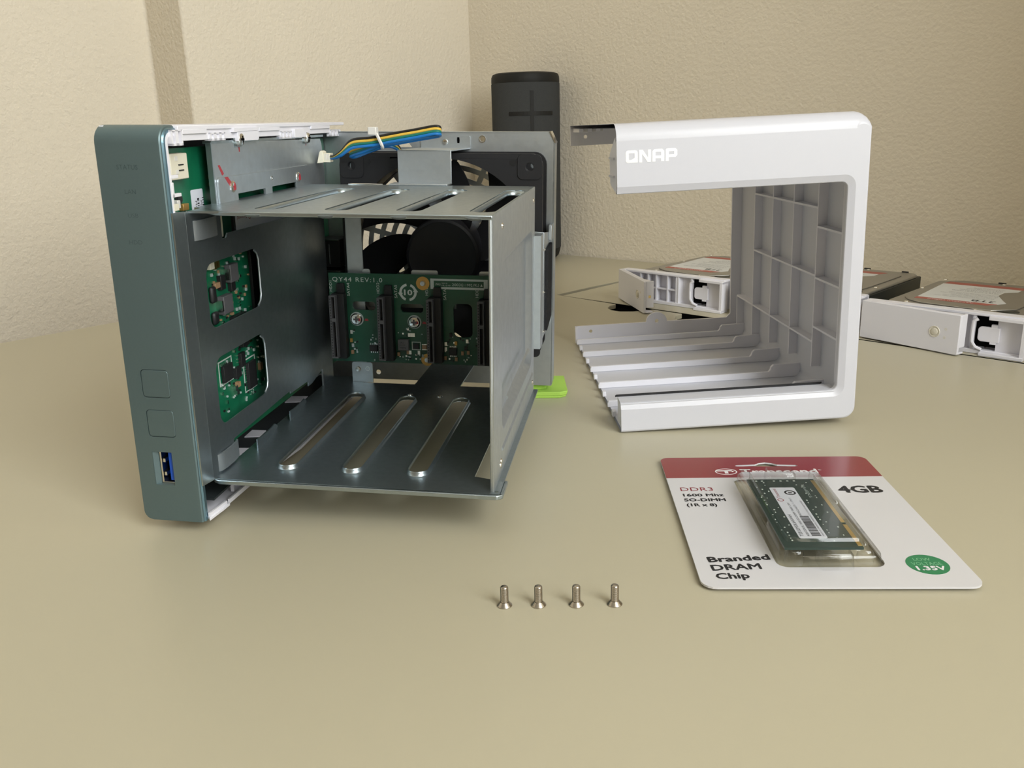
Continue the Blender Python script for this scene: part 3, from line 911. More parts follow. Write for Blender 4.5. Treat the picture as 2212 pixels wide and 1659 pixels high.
bh = []
for (u0, v0, u1, v1, r) in ((400, 390, 688, 492, 2), (1000, 408, 1280, 510, 2), (1650, 395, 1880, 800, 3)):
    a = zoomb(u0, v1); b = zoomb(u1, v0)
    bh.append(rrect(a[0], b[0], a[1], b[1], r))
bp_ = MB().prism([(36.0, 31.6), (152.5, 31.9), (152.5, 84.6), (36.0, 84.2)], 'y', BY, BY + 1.6, bh).obj('backplane_board', 'pcb_dark', nas)
ty = BY
text('QY44 REV:1.0', 'lettering', 'silkscreen', bp_, (zoomb(165, 150)[0], ty, zoomb(165, 150)[1]), (1, 0, 0), (0, 0, 1), 2.7, 0.04, space=1.2, target_w=29.8)
for k, (u, hdn, sat) in enumerate(((175, 'HDD1', 'SATA4'), (765, 'HDD2', 'SATA5'), (1365, 'HDD3', 'SATA6'), (1975, 'HDD4', None))):
    x0 = zoomb(u, 0)[0]; dz = -0.45 * k
    cn = MB().prism([(x0, 34.6 + dz), (x0 + 7.6, 34.6 + dz), (x0 + 7.6, 73.0 + dz), (x0, 73.0 + dz)], 'y', BY - 5.5, BY).obj('sata_connector', 'black_plastic', bp_, 0.25)
    MB().prism([(x0 + 2.4, 73.0 + dz), (x0 + 7.2, 73.0 + dz), (x0 + 6.8, 78.6 + dz), (x0 + 2.8, 78.6 + dz)], 'y', BY - 2.6, BY).obj('connector_key', 'black_plastic', bp_, 0.25)
    fr_ = MB().prism([(x0 - 0.2, 35.6 + dz), (x0 + 3.6, 35.6 + dz), (x0 + 3.6, 72.5 + dz), (x0 - 0.2, 72.5 + dz)], 'y', BY - 9.0, BY - 5.5,
                     [[(x0 + 1.2, 36.4 + dz), (x0 + 3.0, 36.4 + dz), (x0 + 3.0, 57.4 + dz), (x0 + 1.2, 57.4 + dz)], [(x0 + 1.2, 59.4 + dz), (x0 + 3.0, 59.4 + dz), (x0 + 3.0, 71.8 + dz), (x0 + 1.2, 71.8 + dz)]])
    fr_.obj('connector_shroud', 'ferrite', bp_)
    for j in range(22):
        zz = 36.6 + dz + j * 1.6
        smd(bp_, x0 + 0.25, BY - 9.12, zz, 0.55, 0.3, 0.75, 'black_plastic', 'contact')
    hp_ = zoomb(u, 0)[0] - 0.9
    text(hdn, 'lettering', 'silkscreen', bp_, (hp_, ty, 73.4 + dz), (0, 0, 1), (-1, 0, 0), 1.7, 0.04, target_w=6.2)
    if sat:
        text(sat, 'lettering', 'silkscreen', bp_, (x0 + 9.6, ty, 71.0 + dz), (0, 0, 1), (-1, 0, 0), 1.7, 0.04, target_w=7.6)
for (u, v) in ((447, 600), (1167, 622)):
    c = zoomb(u, v)
    MB().prism(circle(c[0], c[1], 4.1, 28), 'y', BY - 0.15, BY).obj('screw_pad', 'silk_pale', bp_)
    s_, x_ = phillips(bp_, (c[0], BY - 0.15, c[1]), 'y', 3.5, 1.6, 'chrome', sgn=-1)
    x_.obj('screw_recess', 'ferrite', bp_)
    MB().prism([(c[0] + 0.6, c[1] - 1.2), (c[0] + 2.6, c[1] - 0.8), (c[0] + 2.6, c[1] + 0.6), (c[0] + 1.0, c[1] + 0.9)], 'y', BY - 1.75, BY - 1.3).obj('paint_mark', 'red_paint', bp_)
    MB().prism([(c[0] + 4.6, c[1] - 1.0), (c[0] + 7.0, c[1] - 1.1), (c[0] + 6.6, c[1] + 0.2), (c[0] + 5.0, c[1] + 0.3)], 'y', BY - 0.05, BY).obj('paint_mark', 'red_paint', bp_)
for (u, v, r) in ((1285, 158, 3.9), (1312, 1082, 3.6)):
    c = zoomb(u, v)
    MB().prism(circle(c[0], c[1], r, 28), 'y', BY - 0.25, BY).obj('ground_pad', 'brass_pad', bp_)
    MB().lathe([(1.6, 0), (1.3, -1.2), (0.4, -1.4)], (c[0], BY - 0.25, c[1]), 18, 'y').obj('standoff', 'zinc', bp_, smooth=True)
# ring with the figure 10
c = zoomb(1100, 268)
arcs = []
for a0_, a1_ in ((-80, 70), (100, 250)):
    pts = [(c[0] + 5.1 * math.cos(math.radians(t)), c[1] + 5.1 * math.sin(math.radians(t))) for t in range(a0_, a1_ + 1, 10)]
    pts += [(c[0] + 3.7 * math.cos(math.radians(t)), c[1] + 3.7 * math.sin(math.radians(t))) for t in range(a1_, a0_ - 1, -10)]
    MB().prism(pts, 'y', BY - 0.08, BY).obj('recycle_mark', 'silkscreen', bp_)
for sx in (-1, 1):
    MB().prism([(c[0] + sx * 2.9, c[1] + sx * 0.4), (c[0] + sx * 6.0, c[1] + sx * 0.2), (c[0] + sx * 4.6, c[1] + sx * 2.2)], 'y', BY - 0.09, BY).obj('recycle_mark', 'silkscreen', bp_)
text('10', 'lettering', 'silkscreen', bp_, (c[0] - 2.2, ty, c[1] - 1.6), (1, 0, 0), (0, 0, 1), 3.3, 0.05, fat=0.18, target_w=4.6)
a = zoomb(1378, 222); b = zoomb(2070, 105)
MB().box(a[0], b[0], BY - 0.08, BY, a[1], b[1]).obj('mark_frame', 'silkscreen', bp_)
a2 = zoomb(1420, 196); b2 = zoomb(2022, 128)
MB().box(a2[0], b2[0], BY - 0.14, BY - 0.08, a2[1], b2[1]).obj('mark_field', 'pcb_dark', bp_)
zt = a2[1]
text('94V-0\nML12-V0', 'lettering', 'silkscreen', bp_, (zoomb(1515, 0)[0], ty - 0.1, zt + 1.75), (1, 0, 0), (0, 0, 1), 0.85, 0.06, target_w=5.0)
text('PHG', 'lettering', 'silkscreen', bp_, (zoomb(1440, 0)[0], ty - 0.1, zt + 0.9), (1, 0, 0), (0, 0, 1), 1.3, 0.06, target_w=3.0, shear=0.2)
text('2003', 'lettering', 'silkscreen', bp_, (zoomb(1640, 0)[0], ty - 0.1, zt + 0.7), (1, 0, 0), (0, 0, 1), 1.6, 0.06, target_w=5.0)
text('E119921', 'lettering', 'silkscreen', bp_, (zoomb(1755, 0)[0], ty - 0.1, zt + 0.7), (1, 0, 0), (0, 0, 1), 1.5, 0.06, target_w=7.0)
text('RU', 'lettering', 'silkscreen', bp_, (zoomb(1910, 0)[0], ty - 0.1, zt + 0.7), (1, 0, 0), (0, 0, 1), 1.6, 0.06, target_w=2.6, shear=-0.2)
tri = zoomb(1995, 170)
MB().prism([(tri[0] - 0.7, zt + 0.7), (tri[0] + 0.7, zt + 0.7), (tri[0], zt + 2.2)], 'y', BY - 0.2, BY - 0.14).obj('mark_triangle', 'silkscreen', bp_)
# components
soic(bp_, zoomb(600, 0)[0], zoomb(0, 985)[1], 4.8, 3.6, 4, 'y', BY)
soic(bp_, zoomb(1592, 0)[0], zoomb(0, 1000)[1], 4.4, 4.4, 4, 'y', BY)
a = zoomb(965, 960)
MB().box(a[0], a[0] + 6.4, BY - 3.2, BY, a[1], a[1] + 6.4).obj('inductor', 'ferrite', bp_, 0.3)
text('2R2\n0113\nM8H0', 'lettering', 'ink_black', bp_, (a[0] + 1.2, BY - 3.2, a[1] + 4.3), (1, 0, 0), (0, 0, 1), 1.1, 0.04)
a = zoomb(1125, 965); b = zoomb(1235, 865)
MB().prism([(a[0], a[1]), (b[0], a[1]), (b[0], b[1]), (a[0], b[1])], 'y', BY - 0.08, BY, [[(a[0] + .4, a[1] + .4), (b[0] - .4, a[1] + .4), (b[0] - .4, b[1] - .4), (a[0] + .4, b[1] - .4)]]).obj('silk_outline', 'silkscreen', bp_)
MB().box(a[0] + 1, b[0] - 1, BY - 1.0, BY, a[1] + 1, b[1] - 1).obj('chip', 'chip_black', bp_, 0.15)
for u in (1258, 1322):
    a = zoomb(u, 945)
    smd(bp_, a[0], BY - 1.6, a[1], 2.8, 1.6, 2.6, 'ceramic_tan', 'capacitor', 0.15)
    smd(bp_, a[0], BY - 1.62, a[1] - 0.5, 2.8, 1.62, 0.5, 'solder', 'pad'); smd(bp_, a[0], BY - 1.62, a[1] + 2.6, 2.8, 1.62, 0.5, 'solder', 'pad')
for (u, v, m_) in ((352, 885, 'brass_pad'), (360, 1030, 'ceramic_tan'), (945, 1040, 'ceramic_tan'), (1530, 1075, 'ceramic_tan'), (1660, 1085, 'ceramic_tan'), (775, 1075, 'solder'), (775, 920, 'solder'), (1085, 800, 'solder'), (1110, 800, 'solder'), (1140, 800, 'solder'),
                   (1600, 790, 'chip_black'), (1060, 1015, 'ceramic_tan'), (1090, 1015, 'solder'), (1200, 1015, 'solder'), (1660, 890, 'brass_pad'), (1800, 860, 'solder'), (1740, 1010, 'ceramic_tan'), (1810, 1000, 'ceramic_tan'), (1780, 950, 'chip_black'), (150, 1040, 'solder'), (360, 780, 'solder'), (370, 945, 'solder'), (735, 1010, 'solder'), (740, 930, 'solder'), (1535, 900, 'solder'), (1535, 960, 'solder'), (1940, 840, 'solder'), (1960, 940, 'solder')):
    a = zoomb(u, v)
    smd(bp_, a[0], BY - 1.0, a[1], 1.5, 1.0, 2.2, m_, 'capacitor')
for (u0, u1, v0, v1, n) in ((950, 1350, 700, 800, 14), (360, 430, 700, 1050, 8), (600, 780, 790, 1120, 16), (940, 1260, 990, 1110, 18), (1520, 1860, 800, 1130, 26), (1890, 1960, 800, 1010, 5)):
    for k in range(n):
        a = zoomb(rnd.uniform(u0, u1), rnd.uniform(v0, v1))
        smd(bp_, a[0], BY - 0.5, a[1], rnd.choice((0.6, 1.0)), 0.5, rnd.choice((0.6, 1.0)), rnd.choice(('silk_pale', 'silk_pale', 'solder', 'chip_black')), 'resistor')

# rear bracket that carries the backplane
br = MB().prism(rrect(45.6, 58.4, Z0, 30.2, (0, 0, 1.6, 1.6)), 'y', 158.4, 159.2).obj('backplane_bracket', 'zinc', nas, 0.15)
s_, x_ = phillips(br, (49.6, 158.4, 25.8), 'y', 1.7, 1.0, 'chrome', sgn=-1)
MB().prism(circle(55.4, 26.2, 1.4, 16), 'y', 158.1, 158.4, [circle(55.4, 26.2, 1.1, 16)]).obj('rivet', 'chrome', br)
MB().box(48.5, 55.0, 158.4, 159.2, 30.2, 33).obj('bracket_neck', 'zinc', br)
upst = MB().box(46.2, 55.0, 160.5, 161.4, 34, 133).obj('rear_upright', 'zinc', nas)
MB().box(45.6, 46.2, 160.5, 176, 78, 133).obj('upright_return', 'steel', upst)
MB().box(55.0, 108, 168, 169, 62, 71).obj('cross_bar', 'zinc', upst)
for xa, xb in ((55.5, 60.0), (84.5, 100.0), (124.0, 132)):
    MB().prism(rrect(xa, xb, 80, 86.4, (0, 0, 1.2, 1.2)), 'y', 157.2, 158.0).obj('board_tab', 'zinc', upst)

# ------------------------------------------------------------------ fan
FX, FZc, FY0, FY1 = 97.2, 90.4, 181.2, 206.0
fr_holes = [circle(FX, FZc, 57.2, 64)] + [circle(FX + sx * 52.5, FZc + sz * 52.5, 2.2, 14) for sx in (-1, 1) for sz in (-1, 1)]
fan = MB().prism(rrect(FX - 60, FX + 60, FZc - 60, FZc + 60, 7, 6), 'y', FY0, FY0 + 3.2, fr_holes).obj('fan', 'fan_plastic', nas, 0.4)
rings = []
for r, y in ((59.4, FY0 + 3), (58.4, FY0 + 12), (59.4, FY1 - 3), (57.4, FY1 - 3), (57.0, FY0 + 12), (57.3, FY0 + 0.4)):
    rings.append([(FX + r * math.cos(2 * PI * k / 64), y, FZc + r * math.sin(2 * PI * k / 64)) for k in range(64)])
MB().loft(rings + [rings[0]], cap=False).obj('fan_ring', 'fan_plastic', fan, smooth=True)
MB().prism(rrect(FX - 60, FX + 60, FZc - 60, FZc + 60, 7, 6), 'y', FY1 - 3.2, FY1 - 0.2, fr_holes).obj('fan_rear_flange', 'fan_plastic', fan)
for sx in (-1, 1):
    for sz in (-1, 1):
        MB().prism(rrect(FX + sx * 52.5 - 7, FX + sx * 52.5 + 7, FZc + sz * 52.5 - 7, FZc + sz * 52.5 + 7, 3), 'y', FY0 - 0.6, FY0 + 0.1, [circle(FX + sx * 52.5, FZc + sz * 52.5, 2.4, 14)]).obj('corner_pad', 'fan_plastic', fan, 0.2)
        MB().prism(circle(FX + sx * 43, FZc + sz * 55, 2.0, 14), 'y', FY0 - 0.2, FY0 + 0.1).obj('corner_plug', 'black_plastic', fan)
hub = MB().lathe([(22.8, 22), (22.8, 3.0), (22.0, 1.2), (20.5, 0.5), (20.0, 0.8), (4, 0.9), (0.5, 0.9)], (FX, FY0 + 1, FZc), 48, 'y').obj('fan_hub', 'fan_plastic', fan, smooth=True, angle=40)
NB = 7
for k in range(NB):
    ph0 = 2 * PI * k / NB + 1.15
    gv = []
    for i in range(9):
        s = i / 8
        r = 21.5 + 34.0 * s
        sw = ph0 + 0.55 * s
        hw = 0.40 - 0.10 * s
        row = []
        for j in range(7):
            q = j / 6 - 0.5
            a_ = sw + 2 * hw * q
            y = FY0 + 12.5 + q * (17 - 5 * s) + 2.0 * (0.25 - q * q)
            row.append((FX + r * math.cos(a_), y, FZc + r * math.sin(a_)))
        gv.append(row)
    vs = [p for row in gv for p in row] + [(p[0], p[1] + 1.2, p[2]) for row in gv for p in row]
    n0 = 63
    fs = []
    for i in range(8):
        for j in range(6):
            q = i * 7 + j
            fs += [(q, q + 1, q + 8, q + 7), (n0 + q, n0 + q + 7, n0 + q + 8, n0 + q + 1)]
    edge = [j for j in range(7)] + [7 * i + 6 for i in range(1, 9)] + [56 + j for j in range(5, -1, -1)] + [7 * i for i in range(7, 0, -1)]
    for i in range(len(edge)):
        p, q = edge[i], edge[(i + 1) % len(edge)]
        fs.append((p, q, q + n0, p + n0))
    MB().add(vs, fs).obj('fan_blade', 'fan_plastic', fan, smooth=True)

# ------------------------------------------------------------------ rear sheet
rp = MB().prism([(6, 6), (161.4, 6), (161.4, 155.5), (158.6, 161.2), (6, 161.8)], 'y', 206.2, 207.0,
                [circle(FX, FZc, 60.0, 64), circle(118.2, 157.6, 1.5, 14), circle(47.4, 9.9, 1.6, 14), [(103.0, 155.2), (104.4, 155.2), (104.6, 157), (104.4, 158.6), (103.0, 158.6), (102.8, 157)],
                 [(52, 152.8), (75, 152.8), (72, 156.6), (55, 156.6)]]).obj('rear_sheet', 'zinc', nas)
MB().box(6, 158.8, 206.2, 219, 161.0, 161.8).obj('top_rim', 'zinc', rp)
MB().prism([(158.4, 161.8), (161.6, 155.6), (162.2, 155.6), (159.0, 162.2)], 'y', 205.6, 219).obj('corner_rim', 'chrome', rp)
MB().box(161.0, 161.8, 206.2, 219, 6, 155.8).obj('side_rim', 'zinc', rp)
MB().box(6, 161.4, 206.2, 219, 5.2, 6.0).obj('bottom_rim', 'zinc', rp)
MB().prism(circle(118.2, 157.6, 2.1, 20), 'y', 205.8, 206.2, [circle(118.2, 157.6, 1.6, 20)]).obj('hole_rim', 'chrome', rp)
MB().box(6, 9, 195, 206.2, 8, 160).obj('rear_port_plate', 'zinc', rp)
for k, r in enumerate((57.8, 51.0, 44.2, 37.4, 30.6, 23.8)):
    MB().prism(circle(FX, FZc, r + 1.5, 64), 'y', 206.2, 207.0, [circle(FX, FZc, r - 1.5, 64)]).obj('grille_ring', 'zinc', rp)
MB().prism(circle(FX, FZc, 19, 40), 'y', 206.25, 206.95).obj('grille_disc', 'zinc', rp)
for k in range(18):
    t = 2 * PI * (k + 0.3) / 18
    d = Vector((math.cos(t), math.sin(t))); nrm = Vector((-d.y, d.x)) * 1.7
    c0 = Vector((FX, FZc))
    pts = [c0 + d * 18 + nrm * 0.8, c0 + d * 18 - nrm * 0.8, c0 + d * 60.5 - nrm, c0 + d * 60.5 + nrm]
    MB().prism([(p.x, p.y) for p in pts], 'y', 206.3, 206.9).obj('grille_spoke', 'zinc', rp)

# bracket tying the cage to the rear sheet
zb = MB().box(76.6, 107.4, 165.8, 166.7, Z1 + 0.9, 152.6).obj('tie_bracket', 'zinc', nas, 0.25)
MB().box(74.0, 107.4, 154.0, 166.7, Z1 + 0.95, Z1 + 1.8).obj('bracket_foot', 'zinc', zb, 0.25)
MB().prism([(76.6, 165.8), (107.4, 165.8), (111.0, 205.8), (80.5, 205.8)], 'z', 151.8, 152.6).obj('bracket_shelf', 'zinc', zb, 0.2)
MB().prism(rrect(80.6, 111.0, 151.8, 159.4, (0, 0.5, 1.0, 0.5)), 'y', 205.2, 206.0, [[(103.0, 155.2), (104.4, 155.2), (104.6, 157), (104.4, 158.6), (103.0, 158.6), (102.8, 157)]]).obj('bracket_flange', 'zinc', zb, 0.2)
s_, x_ = phillips(zb, (95.8, 205.2, 155.9), 'y', 1.7, 1.2, 'chrome', sgn=-1)
MB().prism([(103.0, 155.2), (104.4, 155.2), (104.6, 157), (104.4, 158.6), (103.0, 158.6), (102.8, 157)], 'y', 206.1, 206.6).obj('slot_back', 'dark_slot', zb)
# side bracket and foam strip at the right
sb = MB().prism([(151.5, 41.5), (157.5, 40.5), (159.4, 46.0), (159.4, 107.2), (151.5, 107.8)], 'y', 171.5, 172.4).obj('side_bracket', 'zinc', nas, 0.2)
MB().prism([(171.5, 46), (206, 46), (206, 104), (200, 104), (171.5, 107.2)], 'x', 158.6, 159.4).obj('bracket_side', 'zinc', sb, 0.2)
MB().box(155.4, 159.0, 158.0, 171.6, 42, 107).obj('bracket_web', 'zinc', sb)
for z in (98.5, 74.0, 50.5):
    MB().prism([(158.4, z), (160.4, z - 1.2), (158.4, z - 2.4)], 'y', 171.2, 172.6).obj('bracket_nib', 'chrome', sb)
fs_ = MB().prism([(177, 48.5), (203, 52), (203, 97.5), (177, 96.5)], 'x', 159.5, 161.2).obj('foam_strip', 'foam', sb, 0.3)
MB().box(159.4, 161.4, 196, 205.8, 99.5, 108.5).obj('bracket_tab', 'zinc', sb, 0.3)

# fan cable
cable = MB().prism([(0, 0), (7.0, 0), (6.0, 6.6), (1.4, 6.6)], 'y', 166.0, 170.0)
cab = MB().prism([(29.6, 145.0), (33.4, 145.4), (33.4, 151.4), (32.0, 152.0), (31.2, 151.0)], 'y', 165.0, 171.0).obj('cable_plug', 'cream_plastic', nas, 0.2)
MB().box(33.2, 37.4, 165.4, 170.6, 145.6, 150.6).obj('plug_body', 'cream_plastic', cab, 0.2)
for k in range(4):
    MB().box(34.2 + k * 0.8, 34.6 + k * 0.8, 165.2, 165.5, 147.0, 150.2).obj('plug_slot', 'nylon', cab)


def cpt(u, v, y=165.0):
    k = (y - 165.0)
    return (31.3 + (u - 690) * 0.2702 - 0.36 * k * (1 - (u - 690) / 700.0), y, 165.3 - (v - 272) * 0.2525 - 0.02 * k)


order = [('wire_black', 0), ('wire_yellow', 1), ('wire_green', 2), ('wire_blue', 3)]
for mname, k in order:
    o4 = 5.4 * k          # px offset downwards for each wire of the ribbon
    dy = (1.5 - k) * 0.4
    p = [cpt(712, 337 + 1.3 * k, 167), cpt(722, 337 + 1.2 * k, 164), cpt(738, 326 + o4 * 0.5, 160 + dy), cpt(762, 302 + o4, 158 + dy), cpt(800, 297 + o4, 157 + dy), cpt(818, 294 + o4, 157 + dy),
         cpt(860, 286 + o4, 156 + dy), cpt(900, 279 + o4, 156 + dy), cpt(935, 272.5 + o4 * 0.98, 156 + dy), cpt(948, 273 + o4 * 0.93, 157 + dy * 0.5), cpt(950, 277 + o4 * 0.8, 160 + dy),
         cpt(945, 278 + o4 * 0.95, 163 + dy), cpt(900, 285 + o4, 164 + dy), cpt(850, 296 + o4 * 0.9, 164 + dy), cpt(818, 302 + o4 * 0.8, 163 + dy), cpt(785, 312 + o4 * 0.9, 162 + dy), cpt(764, 318 + o4, 164 + dy),
         cpt(758, 326 + o4 * 0.7, 166 + dy), cpt(770, 330 + o4 * 0.5, 170 + dy), cpt(800, 322 + o4 * 0.3, 172), cpt(835, 306 + o4 * 0.6, 172), cpt(856, 310 + o4 * 0.6, 174), cpt(866, 324 + o4 * 0.5, 176), cpt(868, 340 + o4 * 0.3, 178)]
    MB().tube(bez(p, 6), 0.82, 8).obj('wire', mname, cab, smooth=True)
tie = [cpt(813, 287, 154.6), cpt(823, 287, 154.6), cpt(828, 300, 154.4), cpt(830, 314, 154.6), cpt(826, 316, 166), cpt(816, 290, 167), cpt(812, 287, 160)]
MB().tube(bez([cpt(816, 289, 155.0), cpt(822, 302, 154.2), cpt(827, 314, 155.0), cpt(827, 318, 160), cpt(824, 312, 167), cpt(817, 292, 167), cpt(814, 287, 160), cpt(816, 289, 155.0)], 5), 0.95, 6).obj('cable_tie', 'nylon', cab, smooth=True)
MB().box(cpt(809, 0)[0], cpt(827, 0)[0], 154.0, 159, cpt(0, 290)[2], cpt(0, 273)[2]).obj('tie_head', 'nylon', cab, 0.5)

# ------------------------------------------------------------------ folded lime note under the rear corner
note = empty('sticky_note', Matrix.Translation((0, 0, 0)), 'folded lime green paper note wedged under the metal case', 'sticky note')
nm = NAS.copy(); yaw = math.atan2(nm[1][0], nm[0][0])
note.matrix_world = Matrix.Translation((0.0290, 0.5600, 0)) @ Matrix.Rotation(yaw + 0.10, 4, 'Z')
for k, (z0, z1, x0, x1, y0, y1) in enumerate(((0.0, 1.6, -30, 6.5, -25, 14), (1.6, 4.2, -30, 7.2, -25.5, 13), (4.2, 8.2, -30, -6.0, -20, 10))):
    MB().loft([[(x0, y0, z0), (x1 - 4, y0, z0), (x1, y0 + 3, z0), (x1 - 1.5, y1, z0), (x0, y1, z0)], [(x0, y0 - 0.2, z1), (x1 - 4, y0 - 0.2, z1), (x1 + 0.8, y0 + 3, z1), (x1 - 1.0, y1, z1), (x0, y1, z1)]]).obj('paper_fold', 'lime_paper', note, 0.4)

# ------------------------------------------------------------------ white cover
CV = M4([[0.99892538, -0.03803195, -0.02648891], [0.03805492, 0.99927558, 0.00036314], [0.02645591, -0.00137079, 0.99964904]], [61.3102, 464.3026, 0.4785])
cov = empty('storage_unit_cover', CV, 'white plastic cover of the storage unit standing open at the left, silver lettering on front', 'cover')
CW, CH, CD = 134.0, 168.0, 217.5


def cov_path(off=0.0):
    """outer outline, left end of the top round to the left end of the bottom: (x, z, nx, nz)"""
    R1, R2 = 8.0, 7.0
    st = [(0, CH, 0, 1), (60, CH, 0, 1), (110, CH, 0, 1)]
    for k in range(0, 9):
        t = PI / 2 - PI / 2 * k / 8
        st.append((CW - R1 + R1 * math.cos(t), CH - R1 + R1 * math.sin(t), math.cos(t), math.sin(t)))
    st += [(CW, 120, 1, 0), (CW, 60, 1, 0)]
    for k in range(0, 9):
        t = -PI / 2 * k / 8
        st.append((CW - R2 + R2 * math.cos(t), R2 + R2 * math.sin(t), math.cos(t), math.sin(t)))
    st += [(80, 0, 0, -1), (40, 0, 0, -1), (0, 0, 0, -1)]
    return [(x - nx * off, z - nz * off, nx, nz) for x, z, nx, nz in st]


def front_round(y):
    def f(nx, nz):
        r = 1.4 + 7.2 * max(0.0, nz)
        if y >= r:
            return 0.0
        return r - math.sqrt(max(0.0, r * r - (r - y) ** 2))
    return f


ys = [0, 0.15, 0.5, 1.0, 1.4, 2.5, 4, 6, 8, 10, 60, 120, CD]
TH = 2.2
outer = []
inner = []
for y in ys:
    fr_ = front_round(y)
    outer.append([(x - nx * fr_(nx, nz), y, z - nz * fr_(nx, nz)) for x, z, nx, nz in cov_path()])
    inner.append([(x - nx * TH, max(y, 2.2) if y > 2 else 2.0 + y * 0.1, z - nz * TH) if fr_(nx, nz) < TH else (x - nx * (fr_(nx, nz) + 0.6), max(y, 2.0), z - nz * (fr_(nx, nz) + 0.6)) for x, z, nx, nz in cov_path()])
sh_loops = outer + inner[::-1][:-5]
n_ = len(outer[0])
body = MB()
body.loft(sh_loops, closed=False, cap=False)
shell_c = body.obj('cover_shell', 'pearl_plastic', cov, smooth=True, angle=40)
# front face: C-shaped frame, open to the left
fo = [(x, z) for x, y, z in outer[0]]
inn = []
XI, ZT, ZB = 126.9, 136.2, 13.6
for k in range(7):
    t = -PI / 2 + PI / 2 * k / 6
    inn.append((XI - 6 + 6 * math.cos(t), ZB + 6 + 6 * math.sin(t)))
for k in range(7):
    t = PI / 2 * k / 6
    inn.append((XI - 6 + 6 * math.cos(t), ZT - 6 + 6 * math.sin(t)))
cface = fo + [(0, ZB)] + inn + [(0, ZT)]
MB().prism(cface, 'y', 0.0, 2.0).obj('front_frame', 'pearl_plastic', shell_c)


def inner_loop(d, y):
    """inner edge of the front opening, drawn in by d"""
    r = max(1.0, 6 - d * 0.7)
    out = [(0, y, ZB + d * 0.9)]
    for k in range(7):
        t = -PI / 2 + PI / 2 * k / 6
        out.append((XI - d - r + r * math.cos(t), y, ZB + d * 0.9 + r + r * math.sin(t)))
    for k in range(7):
        t = PI / 2 * k / 6
        out.append((XI - d - r + r * math.cos(t), y, ZT - d + -r + r * math.sin(t)))
    out.append((0, y, ZT - d))
    return out


MB().loft([inner_loop(0, 0.0), inner_loop(3.5, 1.5), inner_loop(3.8, 2.0), inner_loop(3.8, 4.5), inner_loop(2.4, 4.5), inner_loop(1.0, 2.0)], closed=False, cap=False).obj('bezel_chamfer', 'pearl_plastic', shell_c, smooth=True, angle=30)
# lower arm: shelf behind the front edge, with a black seal along it
MB().prism([(1.0, 16.6), (13.5, 17.2), (13.5, 15.6), (1.6, 14.6)], 'x', 0.2, 124.0).obj('lower_shelf', 'pearl_plastic', shell_c, 0.1)
for x in (0.2, 30, 60, 90, 123):
    MB().prism([(2.0, 2.0), (13, 2.0), (13, 15.6), (2.0, 15.0)], 'x', x, x + 1.2).obj('lower_web', 'white_plastic', shell_c)
MB().prism([(-1.2, 13.6), (118, 13.6), (120, 15.2), (-0.2, 15.2)], 'z', 17.2, 18.1).obj('seal_strip', 'rubber', shell_c)
# upper arm: back web with ribs
MB().prism([(2.0, 157.6), (2.0, 134.4), (5.0, 132.9), (20, 135.6), (24, 137.0), (24, 152.2), (5.2, 161.2)], 'x', 0.0, 1.0).obj('arm_end', 'white_plastic', shell_c)
MB().prism([(12.6, 136.2), (13.6, 136.2), (13.6, 165.6), (12.6, 165.6)], 'x', 14.0, 124).obj('arm_back', 'white_plastic', shell_c)
for z in (150.0, 140.6):
    MB().box(-1.2, 0.6, 6.0, 20.5, z, z + 1.1).obj('arm_rib', 'pearl_plastic', shell_c)
# rear frame
yb0, yb1 = CD - 2.0, CD
tab = []
for k in range(13):
    t = PI - PI * k / 12
    tab.append((64.6 + 8.4 * math.cos(t), 14.0 + 7.6 * math.sin(t)))
rear = [(0, 0), (CW - 7, 0), (CW, 7), (CW, CH - 8), (CW - 8, CH), (0, CH), (0, 153.4), (118, 153.4), (124.2, 149), (124.2, 17), (121, 14.0)] + tab[::-1] + [(0, 14.0)]
MB().prism(rear, 'y', yb0, yb1, [circle(64.8, 14.6, 1.6, 16), circle(11.4, 9.4, 1.4, 16), circle(11.4, 159.6, 1.4, 16)]).obj('rear_frame', 'white_plastic', shell_c, 0.3)
MB().box(-1.2, 0.6, yb0 - 2.4, yb1, 0.4, 14.0).obj('rear_end_lip', 'white_plastic', shell_c, 0.2)
for x in (2, 9, 16, 22):
    MB().box(x, x + 3.2, yb0 - 40 + x, yb0 - 0.2, 163.2, 166).obj('top_clip', 'white_plastic', shell_c, 0.2)
# lattice of stiffening ribs inside the right wall
XW = CW - TH + 0.4
RX = 126.2


def vrib(y, z0, z1):
    MB().box(RX, XW, y - 0.6, y + 0.6, z0, z1).obj('stiffening_rib', 'white_plastic', shell_c)


def hrib(z, y0, y1):
    MB().box(RX, XW, y0, y1, z - 0.6, z + 0.6).obj('stiffening_rib', 'white_plastic', shell_c)


vrib(166.4, 10, 150); vrib(127.5, 14, 150); vrib(88.4, 16, 150); vrib(48.6, 18, 150); vrib(12.5, 18, 150)
hrib(114.6, 48.6, 166.4); hrib(74.4, 48.6, 166.4); hrib(33.6, 48.6, 205)
hrib(103.6, 12.5, 48.6); hrib(73.2, 12.5, 48.6); hrib(43.3, 12.5, 48.6)
MB().box(RX, XW, 204.4, 205.6, 8, 33.6).obj('stiffening_rib', 'white_plastic', shell_c)
